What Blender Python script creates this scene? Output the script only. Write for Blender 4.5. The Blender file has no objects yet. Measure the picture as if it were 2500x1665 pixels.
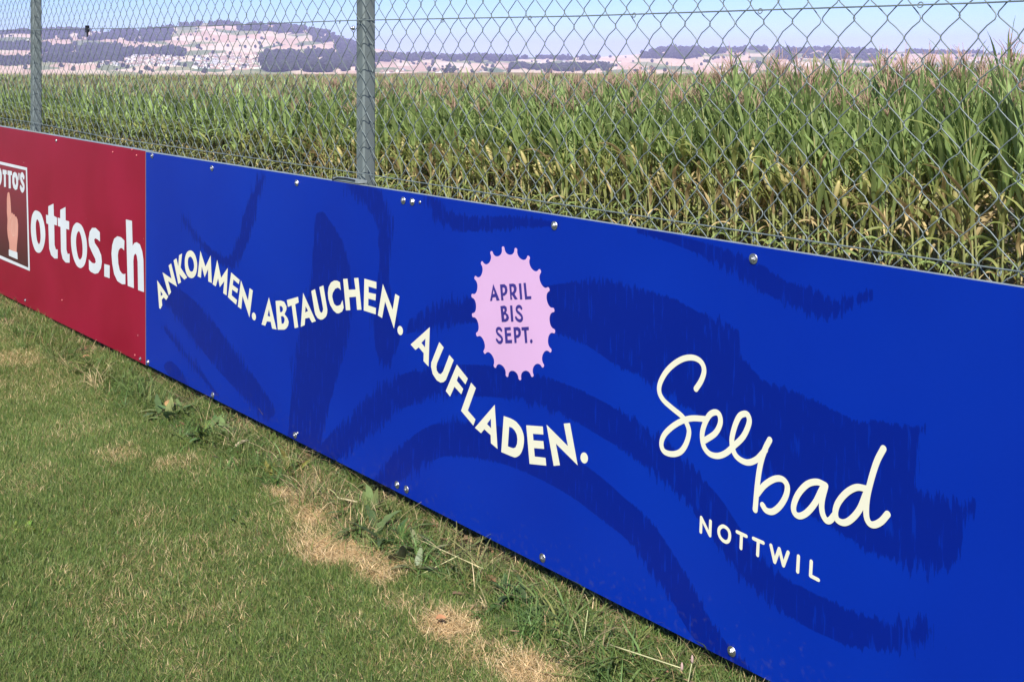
import bpy, bmesh, math, random
import numpy as np
from mathutils import Vector, Matrix
from mathutils.geometry import delaunay_2d_cdt

random.seed(7)
rng = np.random.default_rng(7)
scene = bpy.context.scene
col = scene.collection

# ------------------------------------------------------------------ camera
F = 2850.0            # focal length in photo pixels (2500 wide)
HOR = 145.0           # horizon row in the photo
ALPHA = math.atan(2361.0 / F)
CA, SA = math.cos(ALPHA), math.sin(ALPHA)
CAM = np.array([0.0, -2.183, 1.52])
AX = np.array([-CA, SA, 0.0])
RT = np.array([SA, CA, 0.0])
cd = bpy.data.cameras.new('camera')
cd.sensor_width = 36.0
cd.lens = F / 2500.0 * 36.0
cd.shift_y = -(832.5 - HOR) / 2500.0
cd.clip_start = 0.05
cd.clip_end = 40000.0
cam = bpy.data.objects.new('camera', cd)
cam.location = CAM
cam.rotation_euler = (math.radians(90), 0, math.radians(90) - ALPHA)
col.objects.link(cam)
scene.camera = cam

# ------------------------------------------------------------------ sky, sun, exposure
SUN_EL, SUN_AZ = math.radians(44), math.radians(137)     # azimuth from +Y towards +X
SUN = Vector((math.cos(SUN_EL) * math.sin(SUN_AZ), math.cos(SUN_EL) * math.cos(SUN_AZ), math.sin(SUN_EL)))
w = bpy.data.worlds.new('World')
scene.world = w
w.use_nodes = True
nt = w.node_tree
nt.nodes.clear()
sk = nt.nodes.new('ShaderNodeTexSky')
sk.sky_type = 'NISHITA'
sk.sun_disc = False
sk.sun_elevation = SUN_EL
sk.sun_rotation = SUN_AZ
sk.air_density = 1.0
sk.dust_density = 0.1
sk.ozone_density = 8.5
sk.altitude = 3000.0
bg = nt.nodes.new('ShaderNodeBackground')
bg.inputs['Strength'].default_value = 0.094
wo = nt.nodes.new('ShaderNodeOutputWorld')
nt.links.new(sk.outputs[0], bg.inputs[0])
nt.links.new(bg.outputs[0], wo.inputs[0])
sd_ = bpy.data.lights.new('sun', 'SUN')
sd_.energy = 5.0
sd_.angle = math.radians(0.5)
sd_.color = (1.0, 0.955, 0.88)
so = bpy.data.objects.new('sun', sd_)
so.rotation_euler = SUN.to_track_quat('Z', 'Y').to_euler()
so.location = (5, -8, 12)
col.objects.link(so)
scene.view_settings.view_transform = 'Standard'
scene.view_settings.look = 'None'
scene.view_settings.gamma = 1.0
scene.view_settings.exposure = 0.68
scene.cycles.max_bounces = 6
scene.cycles.transparent_max_bounces = 6
scene.cycles.volume_bounces = 0

# ------------------------------------------------------------------ helpers
def on_plane(x, y, Y=0.0):
    """place in the photo -> point of the vertical plane at depth Y behind the board face"""
    u = (x - 1250.0) / F
    v = (HOR - y) / F
    d = AX + u * RT
    t = (Y - CAM[1]) / d[1]
    return (CAM[0] + t * d[0], Y, CAM[2] + t * v)

def on_ground(x, y, z=0.0):
    t = (CAM[2] - z) * F / (y - HOR)
    p = CAM + t * (AX + (x - 1250.0) / F * RT)
    return (p[0], p[1], z)

def project(P):
    """world points (n,3) -> photo columns, rows, depth"""
    q = np.asarray(P, float) - CAM
    t = q @ AX
    return 1250.0 + F * (q @ RT) / t, HOR - F * q[:, 2] / t, t

def props(o, label=None, cat=None, group=None, kind=None):
    if label: o['label'] = label
    if cat: o['category'] = cat
    if group: o['group'] = group
    if kind: o['kind'] = kind
    return o

def link(o, parent=None):
    col.objects.link(o)
    if parent is not None:
        o.parent = parent
    return o

def empty(name, loc=(0, 0, 0)):
    o = bpy.data.objects.new(name, None)
    o.empty_display_size = 0.05
    o.location = loc
    return link(o)

def mesh(name, verts, faces, mats, smooth=False, midx=None):
    me = bpy.data.meshes.new(name)
    me.from_pydata([tuple(v) for v in verts], [], [tuple(f) for f in faces])
    for m in (mats if isinstance(mats, (list, tuple)) else [mats]):
        me.materials.append(m)
    if smooth:
        me.polygons.foreach_set('use_smooth', np.ones(len(me.polygons), bool))
    if midx is not None:
        me.polygons.foreach_set('material_index', np.asarray(midx, np.int32))
    me.update()
    return me

def fast_mesh(name, V, Tri, mats, attr=None, fattr=None, smooth=False, midx=None):
    """big triangle / quad meshes straight from arrays"""
    me = bpy.data.meshes.new(name)
    V = np.ascontiguousarray(V, np.float32)
    Tri = np.ascontiguousarray(Tri, np.int32)
    n, k = Tri.shape
    me.vertices.add(len(V))
    me.vertices.foreach_set('co', V.ravel())
    me.loops.add(n * k)
    me.loops.foreach_set('vertex_index', Tri.ravel())
    me.polygons.add(n)
    me.polygons.foreach_set('loop_start', np.arange(0, n * k, k, dtype=np.int32))
    me.polygons.foreach_set('loop_total', np.full(n, k, np.int32))
    for m in (mats if isinstance(mats, (list, tuple)) else [mats]):
        me.materials.append(m)
    if midx is not None:
        me.polygons.foreach_set('material_index', np.asarray(midx, np.int32))
    if attr is not None:
        a = me.color_attributes.new('tint', 'FLOAT_COLOR', 'POINT')
        c = np.ones((len(V), 4), np.float32)
        c[:, :3] = attr
        a.data.foreach_set('color', c.ravel())
    if fattr is not None:
        for nm, arr in fattr.items():
            a = me.attributes.new(nm, 'FLOAT', 'POINT')
            a.data.foreach_set('value', np.ascontiguousarray(arr, np.float32))
    if smooth:
        me.polygons.foreach_set('use_smooth', np.ones(n, bool))
    me.update(calc_edges=True)
    return me

def obj(name, me, parent=None, loc=(0, 0, 0)):
    o = bpy.data.objects.new(name, me)
    o.location = loc
    return link(o, parent)

class MB:
    """collects shapes for one mesh"""
    def __init__(s):
        s.v, s.f, s.m = [], [], []
    def add(s, v, f, mi=0):
        b = len(s.v)
        s.v += [tuple(p) for p in v]
        s.f += [tuple(i + b for i in q) for q in f]
        s.m += [mi] * len(f)
    def box(s, x0, x1, y0, y1, z0, z1, mi=0, c=0.0):
        if c <= 0:
            v = [(x, y, z) for x in (x0, x1) for y in (y0, y1) for z in (z0, z1)]
            f = [(0, 1, 3, 2), (4, 6, 7, 5), (0, 4, 5, 1), (2, 3, 7, 6), (0, 2, 6, 4), (1, 5, 7, 3)]
            s.add(v, f, mi)
        else:                      # chamfered upright edges
            r = [(x0 + c, y0), (x1 - c, y0), (x1, y0 + c), (x1, y1 - c), (x1 - c, y1), (x0 + c, y1), (x0, y1 - c), (x0, y0 + c)]
            v = [(x, y, z0) for x, y in r] + [(x, y, z1) for x, y in r]
            f = [(i, (i + 1) % 8, (i + 1) % 8 + 8, i + 8) for i in range(8)]
            f += [tuple(range(7, -1, -1)), tuple(range(8, 16))]
            s.add(v, f, mi)
    def tube(s, pts, rad, sides=6, mi=0, caps=True, closed=False):
        pts = [np.array(p, float) for p in pts]
        n = len(pts)
        rad = rad if isinstance(rad, (list, tuple, np.ndarray)) else [rad] * n
        v, f = [], []
        ref = None
        for i, p in enumerate(pts):
            a = pts[(i - 1) % n] if closed else pts[max(i - 1, 0)]
            b = pts[(i + 1) % n] if closed else pts[min(i + 1, n - 1)]
            d = b - a
            d /= (np.linalg.norm(d) + 1e-12)
            if ref is None:
                ref = np.cross(d, (0, 1, 0) if abs(d[1]) < 0.9 else (1, 0, 0))
            e = ref - d * (ref @ d)
            e /= (np.linalg.norm(e) + 1e-12)
            ref = e
            g = np.cross(d, e)
            for k in range(sides):
                th = 2 * math.pi * k / sides
                v.append(p + rad[i] * (math.cos(th) * e + math.sin(th) * g))
        for i in range(n if closed else n - 1):
            j = (i + 1) % n
            for k in range(sides):
                k2 = (k + 1) % sides
                f.append((i * sides + k, i * sides + k2, j * sides + k2, j * sides + k))
        if caps and not closed:
            f.append(tuple(range(sides - 1, -1, -1)))
            f.append(tuple((n - 1) * sides + k for k in range(sides)))
        s.add(v, f, mi)
    def lathe_y(s, prof, sides=16, mi=0, hexed=False):
        """profile (radius, y) turned about the y axis"""
        v, f = [], []
        for r, y in prof:
            for k in range(sides):
                th = 2 * math.pi * (k + .5) / sides
                v.append((r * math.cos(th), y, r * math.sin(th)))
        for i in range(len(prof) - 1):
            for k in range(sides):
                k2 = (k + 1) % sides
                f.append((i * sides + k, (i + 1) * sides + k, (i + 1) * sides + k2, i * sides + k2))
        f.append(tuple((len(prof) - 1) * sides + k for k in range(sides))[::-1])
        s.add(v, f, mi)
    def build(s, name, mats, parent=None, loc=(0, 0, 0), smooth=False):
        return obj(name, mesh(name, s.v, s.f, mats, smooth, s.m), parent, loc)

# value noise on arrays
_perm = rng.permutation(4096)
_vals = rng.random(4096)
def vnoise(x, y):
    xi, yi = np.floor(x).astype(int), np.floor(y).astype(int)
    fx, fy = x - xi, y - yi
    fx, fy = fx * fx * (3 - 2 * fx), fy * fy * (3 - 2 * fy)
    def h(a, b):
        return _vals[_perm[(a + _perm[b & 4095]) & 4095]]
    return (h(xi, yi) * (1 - fx) + h(xi + 1, yi) * fx) * (1 - fy) + (h(xi, yi + 1) * (1 - fx) + h(xi + 1, yi + 1) * fx) * fy
def fbm(x, y, o=4):
    s, a, t = 0, 1.0, 0
    for k in range(o):
        s = s + a * vnoise(x * 2 ** k + 17.3 * k, y * 2 ** k + 5.1 * k)
        t += a
        a *= .5
    return s / t

# ------------------------------------------------------------------ materials
def nodes_of(name):
    m = bpy.data.materials.new(name)
    m.use_nodes = True
    n = m.node_tree.nodes
    b = n['Principled BSDF']
    return m, n, m.node_tree.links, b

def mat(name, color, rough=.6, metal=0.0, var=0.0, scale=8.0, bump=0.0, bscale=60.0, spec=.5, stretch=(1, 1, 1), coat=0.0):
    m, n, l, b = nodes_of(name)
    b.inputs['Base Color'].default_value = (*color, 1)
    b.inputs['Roughness'].default_value = rough
    b.inputs['Metallic'].default_value = metal
    b.inputs['Specular IOR Level'].default_value = spec
    b.inputs['Coat Weight'].default_value = coat
    tc = n.new('ShaderNodeTexCoord')
    mp = n.new('ShaderNodeMapping')
    mp.inputs['Scale'].default_value = stretch
    l.new(tc.outputs['Object'], mp.inputs[0])
    if var > 0:
        t = n.new('ShaderNodeTexNoise')
        t.inputs['Scale'].default_value = scale
        t.inputs['Detail'].default_value = 5
        l.new(mp.outputs[0], t.inputs['Vector'])
        mr = n.new('ShaderNodeMapRange')
        mr.inputs['From Min'].default_value = .25
        mr.inputs['From Max'].default_value = .75
        mr.inputs['To Min'].default_value = 1 - var
        mr.inputs['To Max'].default_value = 1 + var
        l.new(t.outputs['Fac'], mr.inputs['Value'])
        hs = n.new('ShaderNodeHueSaturation')
        hs.inputs['Color'].default_value = (*color, 1)
        l.new(mr.outputs[0], hs.inputs['Value'])
        l.new(hs.outputs[0], b.inputs['Base Color'])
        mr2 = n.new('ShaderNodeMapRange')
        mr2.inputs['To Min'].default_value = max(rough - .12, .05)
        mr2.inputs['To Max'].default_value = min(rough + .12, 1)
        l.new(t.outputs['Fac'], mr2.inputs['Value'])
        l.new(mr2.outputs[0], b.inputs['Roughness'])
    if bump > 0:
        t2 = n.new('ShaderNodeTexNoise')
        t2.inputs['Scale'].default_value = bscale
        t2.inputs['Detail'].default_value = 4
        l.new(mp.outputs[0], t2.inputs['Vector'])
        bp = n.new('ShaderNodeBump')
        bp.inputs['Strength'].default_value = bump
        bp.inputs['Distance'].default_value = .01
        l.new(t2.outputs['Fac'], bp.inputs['Height'])
        l.new(bp.outputs[0], b.inputs['Normal'])
    return m

def tint_mat(name, rough=.6, trans=0.0, var=.12, scale=30.0, spec=.3):
    """base colour from the pieces' own tint, with some light passing through leaves"""
    m, n, l, b = nodes_of(name)
    a = n.new('ShaderNodeAttribute')
    a.attribute_name = 'tint'
    b.inputs['Roughness'].default_value = rough
    b.inputs['Specular IOR Level'].default_value = spec
    t = n.new('ShaderNodeTexNoise')
    t.inputs['Scale'].default_value = scale
    t.inputs['Detail'].default_value = 3
    tc = n.new('ShaderNodeTexCoord')
    l.new(tc.outputs['Object'], t.inputs['Vector'])
    mr = n.new('ShaderNodeMapRange')
    mr.inputs['To Min'].default_value = 1 - 2 * var
    mr.inputs['To Max'].default_value = 1 + 2 * var
    l.new(t.outputs['Fac'], mr.inputs['Value'])
    hs = n.new('ShaderNodeHueSaturation')
    l.new(a.outputs['Color'], hs.inputs['Color'])
    l.new(mr.outputs[0], hs.inputs['Value'])
    l.new(hs.outputs[0], b.inputs['Base Color'])
    if trans > 0:
        out = n['Material Output']
        tr = n.new('ShaderNodeBsdfTranslucent')
        l.new(hs.outputs[0], tr.inputs['Color'])
        mx = n.new('ShaderNodeMixShader')
        mx.inputs[0].default_value = trans
        l.new(b.outputs[0], mx.inputs[1])
        l.new(tr.outputs[0], mx.inputs[2])
        l.new(mx.outputs[0], out.inputs['Surface'])
    return m

def leaf_mat(name, c1, c2, trans=.3, rough=.45):
    """leaf blade: two tones, fine lengthwise veins, light through the blade, variation by plant"""
    m, n, l, b = nodes_of(name)
    tc = n.new('ShaderNodeTexCoord')
    oi = n.new('ShaderNodeObjectInfo')
    t = n.new('ShaderNodeTexNoise')
    t.inputs['Scale'].default_value = 7.0
    t.inputs['Detail'].default_value = 4
    l.new(tc.outputs['Object'], t.inputs['Vector'])
    mx = n.new('ShaderNodeMix')
    mx.data_type = 'RGBA'
    mx.inputs['A'].default_value = (*c1, 1)
    mx.inputs['B'].default_value = (*c2, 1)
    mr = n.new('ShaderNodeMapRange')
    mr.inputs['From Min'].default_value = .36
    mr.inputs['From Max'].default_value = .66
    l.new(t.outputs['Fac'], mr.inputs['Value'])
    l.new(mr.outputs[0], mx.inputs['Factor'])
    hs = n.new('ShaderNodeHueSaturation')
    mr2 = n.new('ShaderNodeMapRange')
    mr2.inputs['To Min'].default_value = .80
    mr2.inputs['To Max'].default_value = 1.28
    l.new(oi.outputs['Random'], mr2.inputs['Value'])
    l.new(mr2.outputs[0], hs.inputs['Value'])
    l.new(mx.outputs['Result'], hs.inputs['Color'])
    l.new(hs.outputs[0], b.inputs['Base Color'])
    b.inputs['Roughness'].default_value = rough
    b.inputs['Specular IOR Level'].default_value = .4
    out = n['Material Output']
    tr = n.new('ShaderNodeBsdfTranslucent')
    l.new(hs.outputs[0], tr.inputs['Color'])
    ms = n.new('ShaderNodeMixShader')
    ms.inputs[0].default_value = trans
    l.new(b.outputs[0], ms.inputs[1])
    l.new(tr.outputs[0], ms.inputs[2])
    l.new(ms.outputs[0], out.inputs['Surface'])
    return m

M = {}
M['soil'] = mat('soil', (.23, .175, .115), .95, var=.4, scale=3, bump=.8, bscale=25)
M['lawn_soil'] = mat('lawn_soil', (.095, .115, .045), .95, var=.5, scale=14, bump=.6, bscale=90)
M['galv'] = mat('galvanised_steel', (.145, .172, .168), .6, .3, var=.34, scale=14, stretch=(1, 1, .12), bump=.08, bscale=40)
M['wire'] = mat('coated_wire', (.15, .18, .178), .42, .1, var=.3, scale=20)
M['rail'] = mat('aluminium_rail', (.40, .44, .43), .42, .55, var=.12, scale=9)
M['chrome'] = mat('stainless_steel', (.48, .48, .50), .40, 1.0, var=.2, scale=90)
M['red_cap'] = mat('painted_rivet', (.5, .12, .12), .35, .2, var=.2, scale=60)
M['cream'] = mat('cream_print', (.68, .66, .51), .38, var=.03, scale=8)
M['pink'] = mat('pink_print', (.60, .37, .59), .38, var=.03, scale=5)
M['violet'] = mat('violet_print', (.035, .024, .20), .38, var=.08, scale=10)
M['white_print'] = mat('white_print', (.60, .635, .66), .34, var=.05, scale=6)
M['skin_print'] = mat('skin_print', (.62, .28, .22), .36, var=.06, scale=12)
M['skin_line'] = mat('pale_line_print', (.68, .45, .36), .36, var=.03, scale=12)
M['dark_tool'] = mat('black_iron', (.02, .02, .025), .5, .5, var=.3, scale=50)
M['grass'] = tint_mat('grass_blade', .5, .30, .15, 40)
M['dead'] = tint_mat('dry_stem', .7, .15, .15, 40)
M['weed'] = tint_mat('weed_leaf', .45, .30, .12, 60)
M['cornbulk'] = tint_mat('maize_blades', .5, .32, .14, 3.0, .4)
M['leaf_green'] = leaf_mat('maize_green_leaf', (.225, .325, .108), (.345, .435, .155), .54)
M['leaf_mid'] = leaf_mat('maize_fading_leaf', (.27, .325, .10), (.42, .44, .15), .5)
M['leaf_dry'] = leaf_mat('maize_dry_leaf', (.36, .26, .13), (.52, .42, .20), .30, .7)
M['stalk'] = leaf_mat('maize_stalk', (.17, .21, .07), (.27, .25, .11), .05, .5)
M['tassel'] = leaf_mat('maize_tassel', (.40, .25, .20), (.48, .33, .23), .2, .7)
M['husk'] = leaf_mat('maize_husk', (.30, .30, .10), (.44, .36, .16), .15, .6)
M['silk'] = leaf_mat('maize_silk', (.16, .07, .035), (.22, .11, .05), .1, .8)

def board_blue():
    m, n, l, b = nodes_of('blue_wave_print')
    a = n.new('ShaderNodeAttribute')
    a.attribute_name = 'stroke'
    tc = n.new('ShaderNodeTexCoord')
    def streak(sx, sz, det):
        mp = n.new('ShaderNodeMapping')
        mp.inputs['Scale'].default_value = (sx, 1, sz)
        l.new(tc.outputs['Object'], mp.inputs[0])
        t = n.new('ShaderNodeTexNoise')
        t.inputs['Scale'].default_value = 1.0
        t.inputs['Detail'].default_value = det
        t.inputs['Roughness'].default_value = .6
        l.new(mp.outputs[0], t.inputs['Vector'])
        return t.outputs['Fac']
    def math_(op, x, y):
        q = n.new('ShaderNodeMath')
        q.operation = op
        for i, v in enumerate((x, y)):
            if isinstance(v, (int, float)):
                q.inputs[i].default_value = v
            else:
                l.new(v, q.inputs[i])
        return q.outputs[0]
    n1a = streak(78, 6.5, 6.0)
    n1b = streak(200, 15, 3.0)
    n1 = math_('ADD', math_('MULTIPLY', n1a, .68), math_('MULTIPLY', n1b, .32))
    n2 = streak(95, 10, 2.5)
    edge = math_('MULTIPLY', a.outputs['Fac'], 62.0)                    # metres inside the stroke
    n3 = n.new('ShaderNodeTexNoise')
    n3.inputs['Scale'].default_value = 4.2
    l.new(tc.outputs['Object'], n3.inputs['Vector'])
    amp = n.new('ShaderNodeMapRange')
    amp.inputs['From Min'].default_value = .40
    amp.inputs['From Max'].default_value = .64
    amp.inputs['To Min'].default_value = .12
    amp.inputs['To Max'].default_value = 2.3
    l.new(n3.outputs['Fac'], amp.inputs['Value'])
    rgd = n.new('ShaderNodeAttribute')
    rgd.attribute_name = 'ragged'
    rag = math_('MULTIPLY', math_('SUBTRACT', n1, .5), math_('MULTIPLY', amp.outputs[0], rgd.outputs['Fac']))
    val = math_('ADD', edge, rag)
    mr = n.new('ShaderNodeMapRange')
    mr.inputs['From Min'].default_value = -.10
    mr.inputs['From Max'].default_value = .10
    l.new(val, mr.inputs['Value'])
    gap = n.new('ShaderNodeMapRange')                                     # bright flecks the dry brush left open
    gap.inputs['From Min'].default_value = .585
    gap.inputs['From Max'].default_value = .64
    l.new(n2, gap.inputs['Value'])
    dark = math_('MULTIPLY', mr.outputs[0], math_('SUBTRACT', 1.0, math_('MULTIPLY', gap.outputs[0], .7)))
    mx = n.new('ShaderNodeMix')
    mx.data_type = 'RGBA'
    tone = n.new('ShaderNodeTexNoise')
    tone.inputs['Scale'].default_value = 1.3
    tone.inputs['Detail'].default_value = 3
    l.new(tc.outputs['Object'], tone.inputs['Vector'])
    tr_ = n.new('ShaderNodeValToRGB')
    tr_.color_ramp.elements[0].position = .3
    tr_.color_ramp.elements[0].color = (.0004, .0170, .262, 1)
    tr_.color_ramp.elements[1].position = .7
    tr_.color_ramp.elements[1].color = (.0006, .0235, .300, 1)
    l.new(tone.outputs['Fac'], tr_.inputs[0])
    l.new(tr_.outputs[0], mx.inputs['A'])
    mx.inputs['B'].default_value = (.0005, .0105, .188, 1)
    l.new(dark, mx.inputs['Factor'])
    # dried splashes low on the board
    sp = n.new('ShaderNodeTexNoise')
    sp.inputs['Scale'].default_value = 55
    sp.inputs['Detail'].default_value = 5
    l.new(tc.outputs['Object'], sp.inputs['Vector'])
    sz = n.new('ShaderNodeSeparateXYZ')
    l.new(tc.outputs['Object'], sz.inputs[0])
    lo_ = n.new('ShaderNodeMapRange')
    lo_.inputs['From Min'].default_value = .42
    lo_.inputs['From Max'].default_value = .08
    lo_.inputs['To Min'].default_value = -.16
    lo_.inputs['To Max'].default_value = .10
    l.new(sz.outputs['Z'], lo_.inputs['Value'])
    sm = n.new('ShaderNodeMapRange')
    sm.inputs['From Min'].default_value = .62
    sm.inputs['From Max'].default_value = .78
    sm.inputs['To Max'].default_value = .13
    l.new(math_('ADD', sp.outputs['Fac'], lo_.outputs[0]), sm.inputs['Value'])
    dm = n.new('ShaderNodeMix')
    dm.data_type = 'RGBA'
    dm.inputs['B'].default_value = (.12, .11, .10, 1)
    l.new(sm.outputs[0], dm.inputs['Factor'])
    l.new(mx.outputs['Result'], dm.inputs['A'])
    l.new(dm.outputs['Result'], b.inputs['Base Color'])
    dust = n.new('ShaderNodeTexNoise')
    dust.inputs['Scale'].default_value = 3.0
    dust.inputs['Detail'].default_value = 6
    l.new(tc.outputs['Object'], dust.inputs['Vector'])
    r2 = n.new('ShaderNodeMapRange')
    b.inputs['Specular IOR Level'].default_value = .18
    r2.inputs['To Min'].default_value = .27
    r2.inputs['To Max'].default_value = .45
    l.new(dust.outputs['Fac'], r2.inputs['Value'])
    l.new(r2.outputs[0], b.inputs['Roughness'])
    wv = n.new('ShaderNodeTexNoise')                  # slight buckling of the sheet
    wv.inputs['Scale'].default_value = 1.6
    wv.inputs['Detail'].default_value = 1
    l.new(tc.outputs['Object'], wv.inputs['Vector'])
    bp = n.new('ShaderNodeBump')
    bp.inputs['Strength'].default_value = .35
    bp.inputs['Distance'].default_value = .03
    l.new(wv.outputs['Fac'], bp.inputs['Height'])
    l.new(bp.outputs[0], b.inputs['Normal'])
    return m
M['blue'] = board_blue()

def board_red():
    m, n, l, b = nodes_of('red_print')
    tc = n.new('ShaderNodeTexCoord')
    t = n.new('ShaderNodeTexNoise')
    t.inputs['Scale'].default_value = 2.2
    t.inputs['Detail'].default_value = 6
    l.new(tc.outputs['Object'], t.inputs['Vector'])
    r = n.new('ShaderNodeValToRGB')
    r.color_ramp.elements[0].position = .3
    r.color_ramp.elements[0].color = (.215, .0025, .021, 1)
    r.color_ramp.elements[1].position = .75
    r.color_ramp.elements[1].color = (.285, .006, .036, 1)
    l.new(t.outputs['Fac'], r.inputs[0])
    # chips and scuffs in the print
    v = n.new('ShaderNodeTexNoise')
    v.inputs['Scale'].default_value = 26
    v.inputs['Detail'].default_value = 2
    l.new(tc.outputs['Object'], v.inputs['Vector'])
    g = n.new('ShaderNodeMapRange')
    g.inputs['From Min'].default_value = .745
    g.inputs['From Max'].default_value = .765
    l.new(v.outputs['Fac'], g.inputs['Value'])
    mx = n.new('ShaderNodeMix')
    mx.data_type = 'RGBA'
    mx.inputs['B'].default_value = (.6, .3, .28, 1)
    l.new(g.outputs[0], mx.inputs['Factor'])
    l.new(r.outputs[0], mx.inputs['A'])
    l.new(mx.outputs['Result'], b.inputs['Base Color'])
    b.inputs['Roughness'].default_value = .34
    b.inputs['Specular IOR Level'].default_value = .14
    return m
M['red'] = board_red()

def label_fade():
    """printed fade of the small picture: red at its top to maroon at its foot"""
    m, n, l, b = nodes_of('maroon_fade_print')
    tc = n.new('ShaderNodeTexCoord')
    s = n.new('ShaderNodeSeparateXYZ')
    l.new(tc.outputs['Object'], s.inputs[0])
    r = n.new('ShaderNodeValToRGB')
    mr = n.new('ShaderNodeMapRange')
    mr.inputs['From Min'].default_value = .30
    mr.inputs['From Max'].default_value = .90
    l.new(s.outputs['Z'], mr.inputs['Value'])
    l.new(mr.outputs[0], r.inputs[0])
    r.color_ramp.elements[0].color = (.06, .010, .020, 1)
    r.color_ramp.elements[1].color = (.24, .010, .035, 1)
    l.new(r.outputs[0], b.inputs['Base Color'])
    b.inputs['Roughness'].default_value = .32
    return m
M['fade'] = label_fade()

# ------------------------------------------------------------------ ground sheets
def sheet(name, xs, ys, zf, m, kind='structure', smooth=True):
    X, Y = np.meshgrid(xs, ys)
    Z = zf(X, Y)
    V = np.stack([X, Y, Z], -1).reshape(-1, 3)
    a, b = len(xs), len(ys)
    i = (np.arange(b - 1)[:, None] * a + np.arange(a - 1)[None]).ravel()
    me = fast_mesh(name, V, np.stack([i, i + 1, i + 1 + a, i + a], -1), m, smooth=smooth)
    return props(obj(name, me), kind=kind)

def rise(Y):
    '''the turf swells a little towards the foot of the boards'''
    q = np.clip((np.asarray(Y, float) + .38) / .32, 0, 1)
    return .018 * q * q * (3 - 2 * q)
def lawn_z(X, Y):
    return rise(Y) - .006 + .010 * (fbm(X * 1.7, Y * 1.7) - .5) * np.clip((.4 - Y), 0, 1)
sheet('lawn', np.unique(np.r_[np.linspace(-60, -10, 26), np.linspace(-10, 2, 121), np.linspace(2, 40, 20)]),
      np.unique(np.r_[np.linspace(-40, -4, 15), np.linspace(-4, -.5, 36), np.linspace(-.5, .3, 28)]), lawn_z, M['lawn_soil'])
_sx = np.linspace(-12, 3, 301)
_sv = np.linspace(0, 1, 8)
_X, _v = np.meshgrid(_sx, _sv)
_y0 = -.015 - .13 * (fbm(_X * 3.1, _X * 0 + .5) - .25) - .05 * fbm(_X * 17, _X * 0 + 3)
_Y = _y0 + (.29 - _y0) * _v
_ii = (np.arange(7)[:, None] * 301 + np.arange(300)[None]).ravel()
M['shade_soil'] = mat('shade_soil', (.055, .042, .028), .95, var=.5, scale=30, bump=.8, bscale=120)  # dark soil with the shade under the boards painted into its colour
props(obj('shade_soil_strip', fast_mesh('shade_soil_strip', np.stack([_X, _Y, rise(_Y) + .002 + .006 * fbm(_X * 20, _Y * 20)], -1).reshape(-1, 3), np.stack([_ii, _ii + 1, _ii + 302, _ii + 301], -1), M['shade_soil'], smooth=True)), kind='structure')

FIELD_Z = -.68
def bank_z(X, Y):
    s = np.clip((Y - .3) / 4.2, 0, 1)
    s = s * s * (3 - 2 * s)
    return FIELD_Z * s + .006 * (1 - s) + .10 * (fbm(X * .9, Y * .9) - .5) * np.clip((Y - .3) * 1.5, 0, 1)
sheet('field_ground', np.linspace(-150, 60, 211), np.unique(np.r_[np.linspace(.3, 12, 40), np.linspace(12, 120, 60)]), bank_z, M['soil'])

# ------------------------------------------------------------------ far hills
RX = np.array([-900, -300, 0, 70, 150, 200, 250, 330, 400, 450, 500, 540, 600, 680, 730, 800, 850, 870, 915, 960, 985, 1022, 1060, 1097, 1156, 1213, 1250, 1300, 1450, 1560, 1604, 1642, 1700, 1800, 2002, 2180, 2359, 2500, 3000, 3600], float)
RY = np.array([80, 84, 79, 77, 74, 74, 79, 76, 70, 62, 57, 56, 60, 61, 67, 80, 101, 109, 119, 126, 133, 132, 133, 138, 136, 139, 141, 141, 141, 133, 123, 118, 120, 118, 120, 126, 130, 132, 128, 134], float)
TC, YC = np.array([40, 120, 500, 1500, 2200], float), np.array([330, 250, 212, 190, 180], float)
T1 = 5500.0
def row_at(x, t):
    """photo row on which the ground of column x lies at depth t"""
    R = np.interp(x, RX, RY)
    near = np.interp(np.log(t), np.log(TC), YC)
    s = np.clip((t - 2200.0) / (T1 - 2200.0), 0, 1)
    s = .35 * s + .65 * s * s * (3 - 2 * s)
    y = np.where(t < 2200, near, 180 + (R - 180) * s)
    back = np.clip((t - T1) / 4000.0, 0, 1)
    return y + back * 60
def depth_at(x, y):
    lo, hi = np.full_like(x, 500.0), np.full_like(x, T1)
    for _ in range(26):
        mid = .5 * (lo + hi)
        g = row_at(x, mid) > y
        lo = np.where(g, mid, lo)
        hi = np.where(g, hi, mid)
    return .5 * (lo + hi)
def hill_point(x, t):
    y = row_at(x, t)
    p = CAM[None] + t[:, None] * (AX[None] + ((x - 1250) / F)[:, None] * RT[None])
    p[:, 2] = CAM[2] + t * (HOR - y) / F
    return p

# woods: (x0, x1, top, bottom) in photo columns and rows; None = from the crest
WOODS = [(420, 585, None, 65), (585, 672, None, 78), (672, 760, None, 84), (760, 830, None, 102), (820, 905, None, 128),
         (105, 300, 76, 98), (295, 420, 80, 102), (105, 300, 113, 155), (215, 445, 124, 140), (640, 905, 130, 176),
         (-900, 72, 108, 126), (-900, 72, 146, 160), (-900, 420, None, 84), (985, 1260, None, 151), (905, 1000, 136, 152),
         (1250, 1460, None, 147), (1560, 1720, None, 143), (1700, 2700, None, 132), (2700, 3600, None, 140), (1250, 1480, 163, 172), (1900, 2150, 139, 146)]
def in_woods(x, y):
    R = np.interp(x, RX, RY)
    wob = 5 * (fbm(x / 38., y / 14.) - .5) * 2
    k = np.zeros(x.shape, bool)
    for x0, x1, a, b in WOODS:
        top = R - 3 if a is None else a
        k |= (x + wob * 3 > x0) & (x + wob * 3 < x1) & (y + wob > top) & (y + wob < b)
    return k & (fbm(x / 20. + 40, y / 5. + 3) > .415)

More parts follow.
